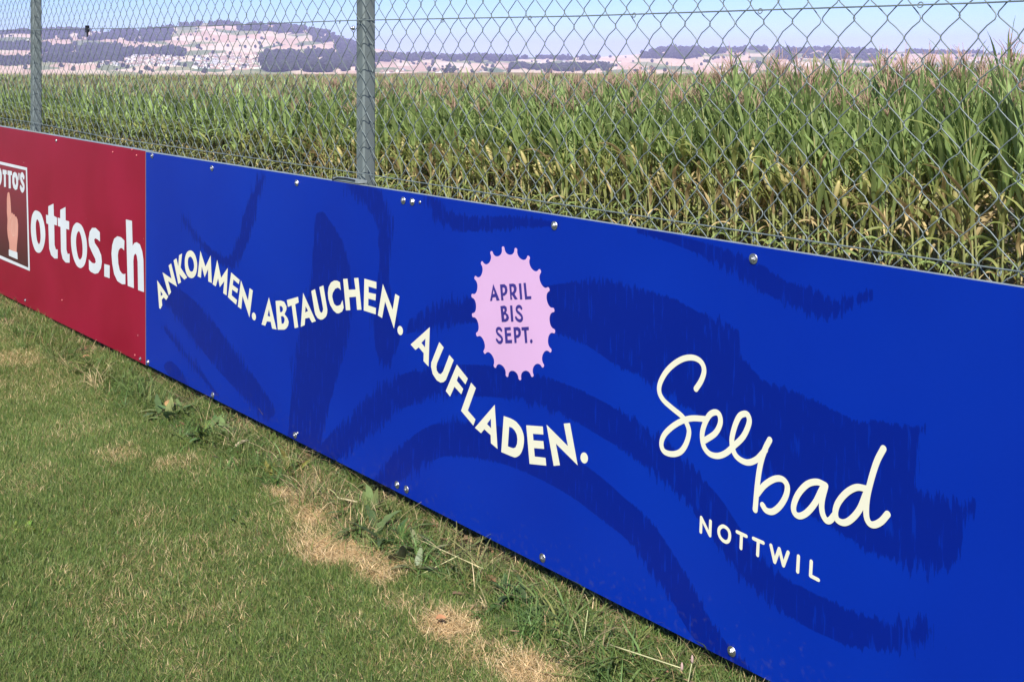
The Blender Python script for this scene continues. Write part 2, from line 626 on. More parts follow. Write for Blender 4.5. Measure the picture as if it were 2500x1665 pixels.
hx = np.arange(-900, 3601, 5.0)
ht = np.unique(np.r_[np.geomspace(40, 2200, 40), np.linspace(2200, T1, 110), np.linspace(T1, 9500, 14)])
HXg, HTg = np.meshgrid(hx, ht)
x_, t_ = HXg.ravel(), HTg.ravel()
HP = hill_point(x_, t_)
y_ = row_at(x_, t_)
# crops: each field has its own colour
ns = 1500
sx, sy = rng.uniform(-900, 3600, ns), rng.uniform(50, 215, ns)
pal = np.array([(.62, .42, .31), (.68, .49, .36), (.55, .37, .27), (.64, .51, .36), (.70, .56, .43), (.20, .23, .09), (.30, .30, .13), (.14, .19, .07)])
pk = rng.choice(len(pal), ns, p=[.20, .18, .12, .13, .12, .09, .09, .07])
tint = np.zeros((len(x_), 3))
best = np.full(len(x_), 1e18)
wx = x_ + 10 * (fbm(x_ / 60., y_ / 8.) - .5)
for c0 in range(0, len(x_), 8000):
    sl = slice(c0, c0 + 8000)
    d = ((wx[sl, None] - sx[None]) / 7.5) ** 2 + (y_[sl, None] - sy[None]) ** 2
    j = d.argmin(1)
    tint[sl] = pal[pk[j]]
tint *= (.9 + .2 * fbm(x_ / 9., y_ / 3.))[:, None]
near = np.clip((y_ - 176) / 14, 0, 1)[:, None]
tint = tint * (1 - near) + np.array([.26, .25, .11]) * near
wd = in_woods(x_, y_)
tint[wd] = (.022, .028, .018)
a_, b_ = len(hx), len(ht)
ii = (np.arange(b_ - 1)[:, None] * a_ + np.arange(a_ - 1)[None]).ravel()
M['hill'] = tint_mat('farmland', .95, 0, .05, .02, .1)
hills = props(obj('hills', fast_mesh('hills', HP, np.stack([ii, ii + 1, ii + 1 + a_, ii + a_], -1), M['hill'], attr=tint, smooth=True)), kind='structure')

# far woods: crowns standing on the hill, one mass
ico_v, ico_f = [], []
bm = bmesh.new()
bmesh.ops.create_icosphere(bm, subdivisions=1, radius=1.0)
ico_v = np.array([v.co[:] for v in bm.verts])
ico_f = np.array([[v.index for v in f.verts] for f in bm.faces])
bm.free()
N = 60000
cx, cy = rng.uniform(-700, 3300, N), rng.uniform(48, 185, N)
k = in_woods(cx, cy) & (cy > np.interp(cx, RX, RY))
cx, cy = cx[k][:9000], cy[k][:9000]
hx_, hy_ = rng.uniform(-300, 2900, 14000), rng.uniform(55, 182, 14000)      # hedges and trees on the field edges
dd = np.empty(len(hx_))
for c0 in range(0, len(hx_), 4000):
    sl = slice(c0, c0 + 4000)
    d = np.sqrt(((hx_[sl, None] - sx[None]) / 7.5) ** 2 + (hy_[sl, None] - sy[None]) ** 2)
    d.partition(1, axis=1)
    dd[sl] = d[:, 1] - d[:, 0]
kk = dd < .22
ex, ey = hx_[kk][:1100], hy_[kk][:1100]
ke = ey > np.interp(ex, RX, RY) + 1
cx, cy = np.r_[cx, ex[ke]], np.r_[cy, ey[ke]]
ct = depth_at(cx, cy)
cp = hill_point(cx, ct)
n = len(cx)
rad = rng.uniform(5.5, 10, n) * np.where(np.arange(n) < n - ke.sum(), 1, .62)
jit = rng.uniform(.75, 1.3, (n, len(ico_v), 1))
Vt = ico_v[None] * rad[:, None, None] * jit * np.array([1, 1, 1.05])
Vt[:, :, 2] += rad[:, None] * .9
Vt += cp[:, None, :]
Ft = ico_f[None] + (np.arange(n) * len(ico_v))[:, None, None]
tt = np.array([.026, .032, .018]) * rng.uniform(.6, 1.5, (n, 1, 1)) * np.ones((1, len(ico_v), 1))
M['wood'] = tint_mat('wood_crowns', .9, 0, .1, .1, .1)
forest = obj('forest', fast_mesh('forest', Vt.reshape(-1, 3), Ft.reshape(-1, 3), M['wood'], attr=tt.reshape(-1, 3)))
props(forest, 'dark woods covering the far hillside behind the maize', 'woods', kind='stuff')

# far houses
M['plaster'] = mat('plaster', (.70, .68, .65), .9, var=.08, scale=.3)
M['plaster_warm'] = mat('plaster_warm', (.62, .55, .48), .9, var=.08, scale=.3)
M['roof'] = mat('roof_tiles', (.36, .25, .20), .9, var=.2, scale=.5)
M['roof_grey'] = mat('roof_slates', (.38, .37, .38), .9, var=.2, scale=.5)
def house_meshes(wm, rm):
    a, b, c = 6.0, 5.0, 5.5
    wv = [(-a, -b, -2), (a, -b, -2), (a, b, -2), (-a, b, -2), (-a, -b, c), (a, -b, c), (a, b, c), (-a, b, c), (-a, 0, c + 3.6), (a, 0, c + 3.6)]
    wf = [(0, 1, 5, 4), (1, 2, 6, 9, 5), (2, 3, 7, 6), (3, 0, 4, 8, 7), (4, 5, 9, 8), (6, 7, 8, 9)]
    e = 1.0
    rv = [(-a - e, -b - e, c - .5), (a + e, -b - e, c - .5), (a + e, 0, c + 3.9), (-a - e, 0, c + 3.9), (a + e, b + e, c - .5), (-a - e, b + e, c - .5)]
    rv += [(x, y, z + .45) for x, y, z in rv]
    rf = [(6, 7, 8, 9), (9, 8, 10, 11), (0, 3, 2, 1), (3, 5, 4, 2), (0, 1, 7, 6), (4, 5, 11, 10), (1, 2, 8, 7), (2, 4, 10, 8), (3, 0, 6, 9), (5, 3, 9, 11)]
    return mesh('wall', wv, wf, wm), mesh('roof', rv, rf, rm)
HM = [house_meshes(M['plaster'], M['roof']), house_meshes(M['plaster'], M['roof_grey']), house_meshes(M['plaster_warm'], M['roof'])]
VILL = [((245, 440), (139, 163), 150, 'small pale house in the left one of the two far villages', 'houses of the far village on the left'),
        ((470, 655), (134, 170), 150, 'small pale house in the far village below the rounded hilltop', 'houses of the far village under the hilltop'),
        ((930, 1180), (168, 182), 16, 'tiny pale house in the valley just above the maize right of the near post', 'valley houses right of the near post'),
        ((1290, 1530), (146, 155), 14, 'tiny farmhouse on the low ridge in the middle of the skyline', 'farmhouses on the low ridge'),
        ((1780, 2450), (133, 156), 14, 'tiny farmhouse in the far fields at the right of the skyline', 'farmhouses in the far fields at the right')]
for (xa, xb), (ya, yb), cnt, lab, grp in VILL:
    hxs, hys = rng.uniform(xa, xb, cnt), rng.uniform(ya, yb, cnt)
    hts = depth_at(hxs, hys)
    hps = hill_point(hxs, hts)
    for q in range(cnt):
        e = empty('house', hps[q])
        props(e, lab, 'house', grp)
        e.rotation_euler = (0, 0, rng.uniform(0, math.pi))
        s = rng.uniform(.5, .95)
        e.scale = (s * rng.uniform(.8, 1.3), s, s)
        wm, rm = HM[rng.integers(0, 3)]
        obj('wall', wm, e)
        obj('roof', rm, e)

# ------------------------------------------------------------------ lettering tools
def area_mesh(name, plus, minus, mats, y):
    """flat film cut to outlines: union of the plus outlines less the minus ones, in board coordinates"""
    pts, edges = [], []
    for poly in plus + minus:
        b = len(pts)
        pts += [Vector(p) for p in poly]
        edges += [(b + i, b + (i + 1) % len(poly)) for i in range(len(poly))]
    v, e, f, *_ = delaunay_2d_cdt(pts, edges, [], 0, 1e-6)
    P = np.array([tuple(q) for q in v])
    T = np.array([tuple(q) for q in f if len(q) == 3])
    C = P[T].mean(1)
    def inside(poly):
        q = np.array(poly)
        a, b = q, np.roll(q, -1, 0)
        r = np.zeros(len(C), bool)
        for (x0, y0), (x1, y1) in zip(a, b):
            c = ((y0 > C[:, 1]) != (y1 > C[:, 1]))
            with np.errstate(divide='ignore', invalid='ignore'):
                r ^= c & (C[:, 0] < (x1 - x0) * (C[:, 1] - y0) / (y1 - y0 + 1e-18) + x0)
        return r
    keep = np.zeros(len(C), bool)
    for p in plus: keep |= inside(p)
    for p in minus: keep &= ~inside(p)
    T = T[keep]
    # face the camera side (-Y)
    A, B, D = P[T[:, 0]], P[T[:, 1]], P[T[:, 2]]
    cr = (B[:, 0] - A[:, 0]) * (D[:, 1] - A[:, 1]) - (B[:, 1] - A[:, 1]) * (D[:, 0] - A[:, 0])
    T[cr < 0] = T[cr < 0][:, ::-1]
    used, inv = np.unique(T, return_inverse=True)
    P, T = P[used], inv.reshape(T.shape)
    n = len(P)
    V = np.concatenate([np.c_[P[:, 0], np.full(n, y), P[:, 1]]])
    return fast_mesh(name, V, T, mats)

def fr(frame, pts):
    x0, y0, s = frame
    out = []
    for x, y in pts:
        q = on_plane(x0 + x / s, y0 + y / s)
        out.append((q[0], q[2]))
    return out

def smooth_closed(P, n=4):
    P = np.array(P, float)
    out = []
    for i in range(len(P)):
        p0, p1, p2, p3 = P[i - 1], P[i], P[(i + 1) % len(P)], P[(i + 2) % len(P)]
        for k in range(n):
            t = k / n
            out.append(tuple(.5 * ((2 * p1) + (-p0 + p2) * t + (2 * p0 - 5 * p1 + 4 * p2 - p3) * t * t + (-p0 + 3 * p1 - 3 * p2 + p3) * t ** 3)))
    return out

def smooth_open(P, n=6):
    P = np.array(P, float)
    Q = np.vstack([2 * P[0] - P[1], P, 2 * P[-1] - P[-2]])
    out = []
    for i in range(1, len(Q) - 2):
        p0, p1, p2, p3 = Q[i - 1:i + 3]
        for k in range(n):
            t = k / n
            out.append(.5 * ((2 * p1) + (-p0 + p2) * t + (2 * p0 - 5 * p1 + 4 * p2 - p3) * t * t + (-p0 + 3 * p1 - 3 * p2 + p3) * t ** 3))
    out.append(P[-1])
    return np.array(out)

def stroke_polys(P, w, closed=False):
    """round pen along a line, as overlapping convex outlines (irregular offsets keep the cuts clean)"""
    P = np.array(P, float)
    n = len(P)
    out = []
    for i in range(n if closed else n - 1):
        a, b = P[i], P[(i + 1) % n]
        d = b - a
        L = np.linalg.norm(d)
        if L < 1e-9: continue
        d /= L
        nn = np.array([-d[1], d[0]])
        out.append([tuple(a + nn * w / 2), tuple(b + nn * w / 2), tuple(b - nn * w / 2), tuple(a - nn * w / 2)])
    for i, p in enumerate(P):
        out.append([tuple(p + w / 2 * .999 * np.array([math.cos(th), math.sin(th)])) for th in np.linspace(0, 2 * math.pi, 15)[:-1] + .37 * i])
    return out

def ell(cx, cy, rx, ry, tilt=0, n=24):
    c, s = math.cos(tilt), math.sin(tilt)
    return [(cx + rx * math.cos(t) * c - ry * math.sin(t) * s, cy + rx * math.cos(t) * s + ry * math.sin(t) * c) for t in np.linspace(0, 2 * math.pi, n + 1)[:-1]]

# ------------------------------------------------------------------ advertising boards
SEAM = on_plane(356, 800)[0]
XR = 1.25
BZ0, BZ1 = .082, 1.082

# brush strokes printed on the blue board: (column, row, width) along each stroke, and one outline
STROKES = [
    [(446, 534, 8), (499, 602, 14), (560, 642, 22), (592, 590, 26), (608, 530, 30), (622, 480, 22), (642, 430, 12)],
    [(783, 528, 26), (800, 600, 74), (808, 680, 98), (797, 780, 118), (780, 870, 112), (760, 966, 98), (742, 1080, 82), (735, 1115, 70)],
    [(866, 448, 46), (915, 488, 46), (935, 540, 38), (940, 600, 24), (936, 680, 26), (938, 760, 54), (945, 820, 66), (940, 885, 26)],
    [(402, 708, 40), (450, 752, 60), (505, 818, 64), (552, 880, 60), (598, 935, 54), (640, 985, 46), (660, 1008, 28)],
    [(402, 800, 8), (440, 850, 7), (490, 912, 9), (528, 962, 6)],
    [(412, 893, 26), (428, 912, 30), (455, 945, 20)],
    [(770, 1130, 40), (806, 1101, 56), (894, 1024, 72), (966, 963, 77), (1058, 932, 72), (1161, 929, 77), (1263, 940, 72), (1366, 970, 72),
     (1469, 1022, 77), (1572, 1086, 80), (1640, 1143, 74), (1726, 1233, 72), (1776, 1305, 69), (1834, 1381, 69), (1903, 1442, 72), (1993, 1496, 83),
     (2101, 1540, 79), (2191, 1554, 65), (2262, 1542, 40)],
    [(930, 1185, 40), (950, 1163, 51), (1002, 1117, 72), (1068, 1076, 82), (1151, 1073, 87), (1238, 1091, 85), (1325, 1127, 82), (1418, 1178, 82),
     (1495, 1240, 77), (1561, 1296, 72), (1618, 1373, 67), (1664, 1450, 62), (1705, 1522, 60), (1755, 1590, 58), (1815, 1670, 58)],
    [(1048, 486, 24), (1084, 527, 34), (1129, 546, 36), (1189, 546, 34), (1253, 543, 28), (1317, 545, 20), (1365, 549, 8)],
    [(1560, 564, 14), (1600, 572, 18), (1678, 595, 26), (1772, 631, 42), (1840, 667, 51), (1903, 706, 51), (1967, 733, 55), (2022, 752, 52), (2069, 740, 32), (2122, 718, 18)],
]
OUTLINE = [(991, 815), (1000, 778), (1077, 741), (1148, 725), (1250, 708), (1349, 696), (1444, 683), (1508, 690), (1588, 712), (1651, 731), (1700, 760), (1755, 782),
           (1806, 812), (1808, 867), (1861, 928), (1925, 950), (2010, 990), (2094, 1030), (2145, 1028), (2222, 1041), (2264, 1037), (2229, 1101), (2233, 1190), (2293, 1214),
           (2378, 1234), (2358, 1270), (2341, 1362), (2313, 1390), (2265, 1386), (2233, 1386), (2177, 1366), (2112, 1342), (2052, 1302), (1992, 1266), (1896, 1182), (1863, 1141),
           (1775, 1077), (1743, 1045), (1670, 989), (1594, 936), (1556, 917), (1492, 884), (1428, 839), (1352, 811), (1250, 795), (1154, 788), (1077, 798)]
polys = []
for st in STROKES:
    P = smooth_open(st, 4)
    d = np.gradient(P[:, :2], axis=0)
    d /= np.linalg.norm(d, axis=1)[:, None]
    nrm = np.c_[-d[:, 1], d[:, 0]]
    # round both ends
    head = [P[0, :2] + P[0, 2] / 2 * (-math.cos(a) * d[0] * .8 + math.sin(a) * nrm[0]) for a in np.linspace(-1.2, 1.2, 7)]
    tail = [P[-1, :2] + P[-1, 2] / 2 * (math.cos(a) * d[-1] * .8 + math.sin(a) * nrm[-1]) for a in np.linspace(1.2, -1.2, 7)]
    outl = head + list(P[:, :2] + nrm * P[:, 2:] / 2) + tail + list((P[:, :2] - nrm * P[:, 2:] / 2)[::-1])
    polys.append([(lambda q: (q[0], q[2]))(on_plane(*p)) for p in outl])
polys.append([(lambda q: (q[0], q[2]))(on_plane(*p)) for p in OUTLINE])

gx = np.r_[np.linspace(SEAM + .0015, -1.0, 760), np.linspace(-.95, XR, 12)]
gz = np.linspace(BZ0, BZ1, 176)
GX, GZ = np.meshgrid(gx, gz)
px, pz = GX.ravel(), GZ.ravel()
SDF = np.full(len(px), -.06)
for poly in polys:
    q = np.array(poly)
    sel = np.where((px > q[:, 0].min() - .06) & (px < q[:, 0].max() + .06) & (pz > q[:, 1].min() - .06) & (pz < q[:, 1].max() + .06))[0]
    X, Z = px[sel], pz[sel]
    dmin = np.full(len(sel), 1e9)
    ins = np.zeros(len(sel), bool)
    for (x0, y0), (x1, y1) in zip(q, np.roll(q, -1, 0)):
        ex_, ey_ = x1 - x0, y1 - y0
        L2 = ex_ * ex_ + ey_ * ey_ + 1e-15
        t = np.clip(((X - x0) * ex_ + (Z - y0) * ey_) / L2, 0, 1)
        dmin = np.minimum(dmin, (X - x0 - t * ex_) ** 2 + (Z - y0 - t * ey_) ** 2)
        c = (y0 > Z) != (y1 > Z)
        ins ^= c & (X < ex_ * (Z - y0) / (ey_ if abs(ey_) > 1e-12 else 1e-12) + x0)
    s = np.sqrt(dmin) * np.where(ins, 1, -1)
    SDF[sel] = np.maximum(SDF[sel], np.clip(s, -.06, .06))

TH = .004
blue = empty('advertising_board', (.5 * (SEAM + XR), 0, 0))
props(blue, 'blue advertising board with dark waves, cream lettering and a pink badge', 'board')
bl_off = blue.location.copy()
def under(o, parent):
    """parent built in place: keep the world position"""
    o.parent = parent
    o.matrix_parent_inverse = Matrix.Translation(parent.location).inverted() if parent.parent is None else Matrix()
    return o

na, nb = len(gx), len(gz)
i0 = (np.arange(nb - 1)[:, None] * na + np.arange(na - 1)[None]).ravel()
quads = np.stack([i0, i0 + 1, i0 + 1 + na, i0 + na], -1)
Vf = np.c_[px, np.zeros(len(px)), pz]
xl, xr = gx[0], gx[-1]
bb = len(Vf)
Vb = np.array([(xl, 0, BZ0), (xr, 0, BZ0), (xr, 0, BZ1), (xl, 0, BZ1), (xl, TH, BZ0), (xr, TH, BZ0), (xr, TH, BZ1), (xl, TH, BZ1)])
Qb = np.array([(5, 4, 7, 6), (4, 0, 3, 7), (1, 5, 6, 2), (3, 2, 6, 7), (4, 5, 1, 0)]) + bb
V = np.vstack([Vf, Vb])
Q = np.vstack([quads, Qb])
mi = np.r_[np.zeros(len(quads)), np.ones(len(Qb))]
# board coordinates: the material's streaks run in these
pm = fast_mesh('panel', V, Q, [M['blue'], M['rail']], fattr={'stroke': np.r_[SDF, np.full(8, -.06)], 'ragged': np.interp(V[:, 0], [-5.3, -3.5, -2.7, -1.6, -1.1], [11.5, 10.5, 6.0, 5.0, 8.0])}, midx=mi)
panel = under(obj('panel', pm), blue)

def rails(x0, x1, parent, zt0, zt1, zb, d0=.036, d1=.036):
    for z_a, z_b, nm in ((zt0, zt1, 'top_rail'), (zb, zb, 'bottom_rail')):
        r = MB()
        y0, y1 = TH, TH + .036
        if nm == 'top_rail':
            ya, yb = TH + d0, TH + d1
            v = [(x0, y0, z_a - .045), (x1, y0, z_b - .045), (x1, yb, z_b - .045), (x0, ya, z_a - .045),
                 (x0, y0, z_a - .0005), (x1, y0, z_b - .0005), (x1, yb - .003, z_b - .0002), (x0, ya - .003, z_a - .0002), (x0, ya, z_a - .003), (x1, yb, z_b - .003)]
            f = [(0, 3, 2, 1), (0, 1, 5, 4), (4, 5, 6, 7), (7, 6, 9, 8), (8, 9, 2, 3), (0, 4, 7, 8, 3), (1, 2, 9, 6, 5)]
            r.add(v, f)
        else:
            r.box(x0, x1, y0, y1, zb + .012, zb + .05)
        under(r.build(nm, M['rail']), parent)
rails(SEAM + .002, -2.9, blue, BZ1, BZ1, BZ0, .034, .020)
rails(-2.899, XR, blue, BZ1, BZ1, BZ0, .020, .010)

# red board
XL = -9.6
zt_l, zb_l = 1.112, .050
red = empty('advertising_board', (.5 * (SEAM + XL), 0, 0))
props(red, 'red advertising board with white web address and a pointing hand', 'board')
r = MB()
a0, a1 = XL, SEAM - .0030
r.add([(a0, 0, zb_l), (a1, 0, BZ0 - .004), (a1, 0, BZ1 + .004), (a0, 0, zt_l), (a0, TH, zb_l), (a1, TH, BZ0 - .004), (a1, TH, BZ1 + .004), (a0, TH, zt_l)],
      [(0, 1, 2, 3)], 0)
r.add(r.v[:8], [(5, 4, 7, 6), (4, 0, 3, 7), (1, 5, 6, 2), (3, 2, 6, 7), (4, 5, 1, 0)], 1)
under(r.build('panel', [M['red'], M['rail']]), red)
rails(XL, SEAM - .002, red, zt_l, BZ1 + .004, zb_l + .015)

def film(name, frame, plus, minus, m, parent, y=-.0008, curved=False):
    pl = [fr(frame, p) for p in plus]
    mi_ = [fr(frame, p) for p in minus]
    if curved:
        pl = [smooth_closed(p) for p in pl]
        mi_ = [smooth_closed(p) for p in mi_]
    o = obj(name, area_mesh(name, pl, mi_, m, y))
    return under(o, parent)

F1, F2, F3, F4 = (370, 600, 7.841), (630, 660, 6.365), (990, 790, 5.6), (1150, 970, 7.85)
F5, F6, F7, F8 = (1140, 590, 4.479), (1690, 1250, 7.136), (0, 380, 4.3556), (1550, 820, 2.489)
GLYPHS = [
    (F1, [[(110, 660), (322, 975), (283, 1042), (236, 990), (198, 1035), (208, 1140), (172, 1212), (150, 1195)]], [[(176, 868), (218, 935), (180, 962)]], 0),
    (F1, [[(213, 510), (385, 628), (330, 378), (378, 340), (492, 785), (320, 678), (378, 890), (333, 952)]], [], 0),
    (F1, [[(425, 280), (480, 240), (515, 395), (530, 185), (588, 148), (560, 420), (685, 608), (630, 652), (535, 545), (568, 700), (515, 735)]], [], 0),
    (F1, [[(740, 92), (800, 120), (845, 200), (875, 330), (870, 470), (840, 570), (790, 618), (740, 615), (690, 570), (655, 480), (640, 360), (645, 230), (680, 130)]],
     [[(745, 210), (780, 240), (808, 310), (818, 400), (800, 475), (768, 497), (735, 475), (710, 410), (698, 320), (708, 240)]], 1),
    (F1, [[(938, 98), (1035, 400), (1135, 185), (1157, 715), (1090, 685), (1085, 450), (1020, 605), (965, 400), (948, 617), (885, 585)]], [], 0),
    (F1, [[(1260, 270), (1335, 615), (1462, 425), (1440, 952), (1375, 910), (1395, 680), (1310, 795), (1278, 625), (1232, 780), (1172, 738)]], [], 0),
    (F1, [[(1527, 512), (1690, 655), (1672, 738), (1572, 648), (1556, 750), (1660, 828), (1642, 908), (1546, 838), (1537, 948), (1640, 1040), (1622, 1130), (1465, 985)]], [], 0),
    (F1, [[(1715, 660), (1850, 1050), (1880, 812), (1942, 855), (1878, 1375), (1745, 965), (1720, 1212), (1655, 1165)]], [], 0),
    (F1, [ell(1963, 1353, 38, 76, -.12)], [], 0),
    (F2, [[(172, 418), (290, 920), (222, 905), (200, 800), (140, 793), (115, 862), (57, 842)]], [[(172, 605), (193, 720), (152, 708)]], 0),
    (F2, [[(275, 475), (360, 470), (410, 490), (445, 560), (445, 610), (415, 680), (460, 740), (480, 800), (470, 860), (440, 905), (410, 922), (310, 922)]],
     [[(337, 555), (365, 555), (388, 585), (388, 625), (370, 650), (345, 650)], [(358, 715), (390, 712), (415, 745), (415, 785), (400, 825), (370, 832)]], 0),
    (F2, [[(450, 462), (625, 412), (635, 500), (580, 528), (628, 885), (572, 900), (525, 545), (468, 570)]], [], 0),
    (F2, [[(703, 350), (902, 790), (840, 812), (800, 735), (735, 750), (728, 852), (667, 877)]], [[(742, 560), (780, 630), (735, 655)]], 0),
    (F2, [[(830, 322), (888, 292), (950, 590), (965, 640), (985, 662), (1005, 645), (1015, 600), (955, 262), (1018, 235), (1080, 610), (1078, 660), (1066, 705), (1050, 730), (1010, 762), (975, 768), (930, 745), (895, 690), (880, 630)]], [], 0),
    (F2, [[(1290, 312), (1270, 285), (1240, 270), (1200, 290), (1165, 350), (1155, 400), (1165, 460), (1185, 520), (1215, 550), (1245, 552), (1285, 535), (1315, 462), (1335, 580), (1310, 640), (1260, 668), (1225, 668),
           (1175, 625), (1125, 540), (1095, 440), (1088, 350), (1100, 260), (1135, 190), (1185, 160), (1230, 160), (1275, 185)]], [], 0),
    (F2, [[(1325, 135), (1392, 130), (1412, 302), (1518, 298), (1495, 122), (1562, 117), (1610, 612), (1542, 615), (1525, 410), (1420, 420), (1437, 620), (1368, 622)]], [], 0),
    (F2, [[(1655, 130), (1842, 182), (1842, 288), (1720, 252), (1722, 345), (1835, 370), (1828, 470), (1718, 440), (1715, 545), (1835, 585), (1832, 685), (1645, 625)]], [], 0),
    (F2, [[(1943, 212), (2095, 610), (2135, 365), (2200, 405), (2115, 905), (1978, 485), (1930, 742), (1865, 700)]], [], 0),
    (F2, [ell(2212, 935, 42, 72, -.12)], [], 0),
    (F3, [[(335, 48), (318, 587), (248, 512), (252, 405), (185, 325), (138, 360), (72, 285)]], [[(275, 205), (270, 325), (220, 262)]], 0),
    (F3, [[(465, 252), (525, 325), (435, 540), (425, 590), (430, 640), (455, 680), (485, 690), (515, 655), (602, 428), (662, 498), (555, 770), (520, 800), (480, 805), (430, 775), (375, 690), (352, 590), (355, 530)]], [], 0),
    (F3, [[(705, 558), (855, 750), (822, 830), (728, 712), (703, 778), (792, 892), (765, 965), (672, 862), (612, 997), (553, 920)]], [], 0),
    (F3, [[(900, 805), (965, 880), (855, 1185), (960, 1308), (930, 1392), (762, 1190)]], [], 0),
    (F4, [[(458, 140), (512, 985), (385, 878), (380, 722), (258, 610), (195, 685), (78, 580)]], [[(385, 405), (388, 590), (310, 505)]], 0),
    (F4, [[(630, 355), (700, 378), (760, 400), (815, 428), (870, 465), (915, 515), (955, 570), (985, 630), (1005, 690), (1017, 745), (1020, 800), (1017, 875), (1005, 950), (985, 1015), (960, 1070), (930, 1108), (900, 1130), (870, 1143), (840, 1148), (770, 1125), (582, 1045)]],
     [[(735, 560), (790, 580), (840, 630), (880, 710), (893, 800), (885, 890), (855, 955), (810, 972), (760, 955), (710, 935)]], 0),
    (F4, [[(1062, 532), (1380, 555), (1390, 710), (1190, 695), (1200, 820), (1390, 835), (1405, 985), (1212, 970), (1225, 1130), (1432, 1155), (1445, 1305), (1125, 1272)]], [], 0),
    (F4, [[(1450, 520), (1860, 930), (1780, 500), (1900, 490), (2048, 1300), (1630, 885), (1708, 1297), (1588, 1310)]], [], 0),
    (F4, [ell(2173, 1157, 71, 106, -.12)], [], 0),
]
for frm, pl, mi_, cv in GLYPHS:
    film('letter', frm, pl, mi_, M['cream'], blue, curved=bool(cv))

# round badge with scalloped rim
tips = [(405, 55), (548, 68), (690, 150), (818, 300), (908, 500), (962, 735), (965, 970), (920, 1185), (828, 1355), (710, 1465),
        (572, 1505), (430, 1472), (300, 1378), (185, 1228), (100, 1040), (55, 825), (50, 600), (90, 400), (165, 235), (275, 112)]
tp = np.array(fr(F5, tips))
cb = tp.mean(0)
rb = np.linalg.norm(tp - cb, axis=1)
RB = rb.mean()
th0 = np.mean([((math.atan2(q[1] - cb[1], q[0] - cb[0]) + k * 2 * math.pi / 20 + 20 * math.pi) % (2 * math.pi / 20)) for k, q in enumerate(tp)])
ring = []
step = 2 * math.pi / 20
hw = step * .10                           # half width of a tip
for k in range(20):
    a = th0 + k * step
    for da in (-hw, -hw * .55, 0, hw * .55, hw):
        rr = RB * (1.0 if abs(da) < 1e-9 else .997 if abs(da) < hw * .8 else .985)
        ring.append((cb[0] + rr * math.cos(a + da), cb[1] + rr * math.sin(a + da)))
    for q in np.linspace(0, math.pi, 12)[1:-1]:
        ang = a + step / 2 - (step / 2 - hw) * math.cos(q)
        rr = RB * (.985 - .112 * math.sin(q) ** .75)
        ring.append((cb[0] + rr * math.cos(ang), cb[1] + rr * math.sin(ang)))
badge = under(obj('badge', area_mesh('badge', [ring], [], M['pink'], -.0008)), blue)
badge['label'] = 'pink round badge with scalloped rim'
BADGE = [
    ([[(292, 462), (362, 640), (328, 645), (318, 605), (284, 610), (280, 646), (257, 648)]], [[(295, 525), (308, 570), (287, 574)]]),
    ([[(365, 468), (415, 465), (440, 490), (448, 530), (440, 565), (415, 590), (398, 592), (405, 640), (380, 642)]], [[(393, 500), (410, 500), (420, 520), (418, 548), (408, 560), (397, 560)]]),
    ([[(465, 462), (510, 458), (535, 470), (548, 505), (545, 540), (525, 572), (560, 628), (528, 632), (500, 585), (492, 585), (500, 632), (480, 635)]], [[(490, 492), (508, 492), (518, 510), (516, 535), (505, 552), (495, 552)]]),
    ([[(570, 458), (597, 455), (610, 630), (585, 632)]], []),
    ([[(622, 452), (648, 450), (662, 598), (708, 595), (708, 627), (640, 632)]], []),
    ([[(370, 705), (415, 698), (438, 715), (442, 750), (430, 775), (455, 800), (465, 830), (455, 860), (430, 875), (385, 877)]], [[(398, 732), (412, 732), (416, 750), (410, 765), (402, 768)], [(408, 800), (425, 798), (436, 820), (430, 842), (412, 845)]]),
    ([[(475, 698), (500, 697), (513, 872), (487, 875)]], []),
    ([[(413, 938), (482, 932), (484, 965), (440, 968), (443, 1000), (485, 997), (487, 1030), (447, 1032), (450, 1075), (497, 1072), (498, 1108), (425, 1110)]], []),
    ([[(512, 935), (560, 932), (588, 950), (595, 990), (590, 1025), (568, 1050), (545, 1052), (548, 1105), (525, 1108)]], [[(540, 970), (555, 968), (567, 985), (565, 1010), (555, 1020), (543, 1020)]]),
    ([[(600, 935), (680, 930), (682, 965), (655, 968), (665, 1105), (640, 1108), (628, 968), (602, 970)]], []),
    ([ell(708, 1088, 14, 22)], []),
]
def sub(o, part):
    o.parent = part
    o.matrix_parent_inverse = (part.matrix_parent_inverse @ Matrix()).inverted() if False else Matrix()
    # the part itself carries the inverse of its thing's place, so undo nothing more
    return o
bpy.context.view_layer.update()
def under_part(o, part):
    o.parent = part
    o.matrix_parent_inverse = part.matrix_world.inverted()
    return o
def film2(name, plus, minus, m, part, y):
    o = obj(name, area_mesh(name, plus, minus, m, y))
    return under_part(o, part)
for pl, mi_ in BADGE:
    film2('letter', [fr(F5, p) for p in pl], [fr(F5, p) for p in mi_], M['violet'], badge, -.0016)
for st in ([(600, 728), (585, 709), (562, 710), (547, 732), (553, 760), (580, 786), (602, 812), (607, 840), (594, 861), (572, 862), (550, 847), (540, 830)],
           [(380, 968), (365, 949), (342, 949), (330, 970), (338, 1000), (365, 1027), (386, 1053), (387, 1080), (372, 1100), (350, 1098), (330, 1072)]):
    c = smooth_open(fr(F5, st), 4)
    film2('letter', stroke_polys(c, .0087), [], M['violet'], badge, -.0016)

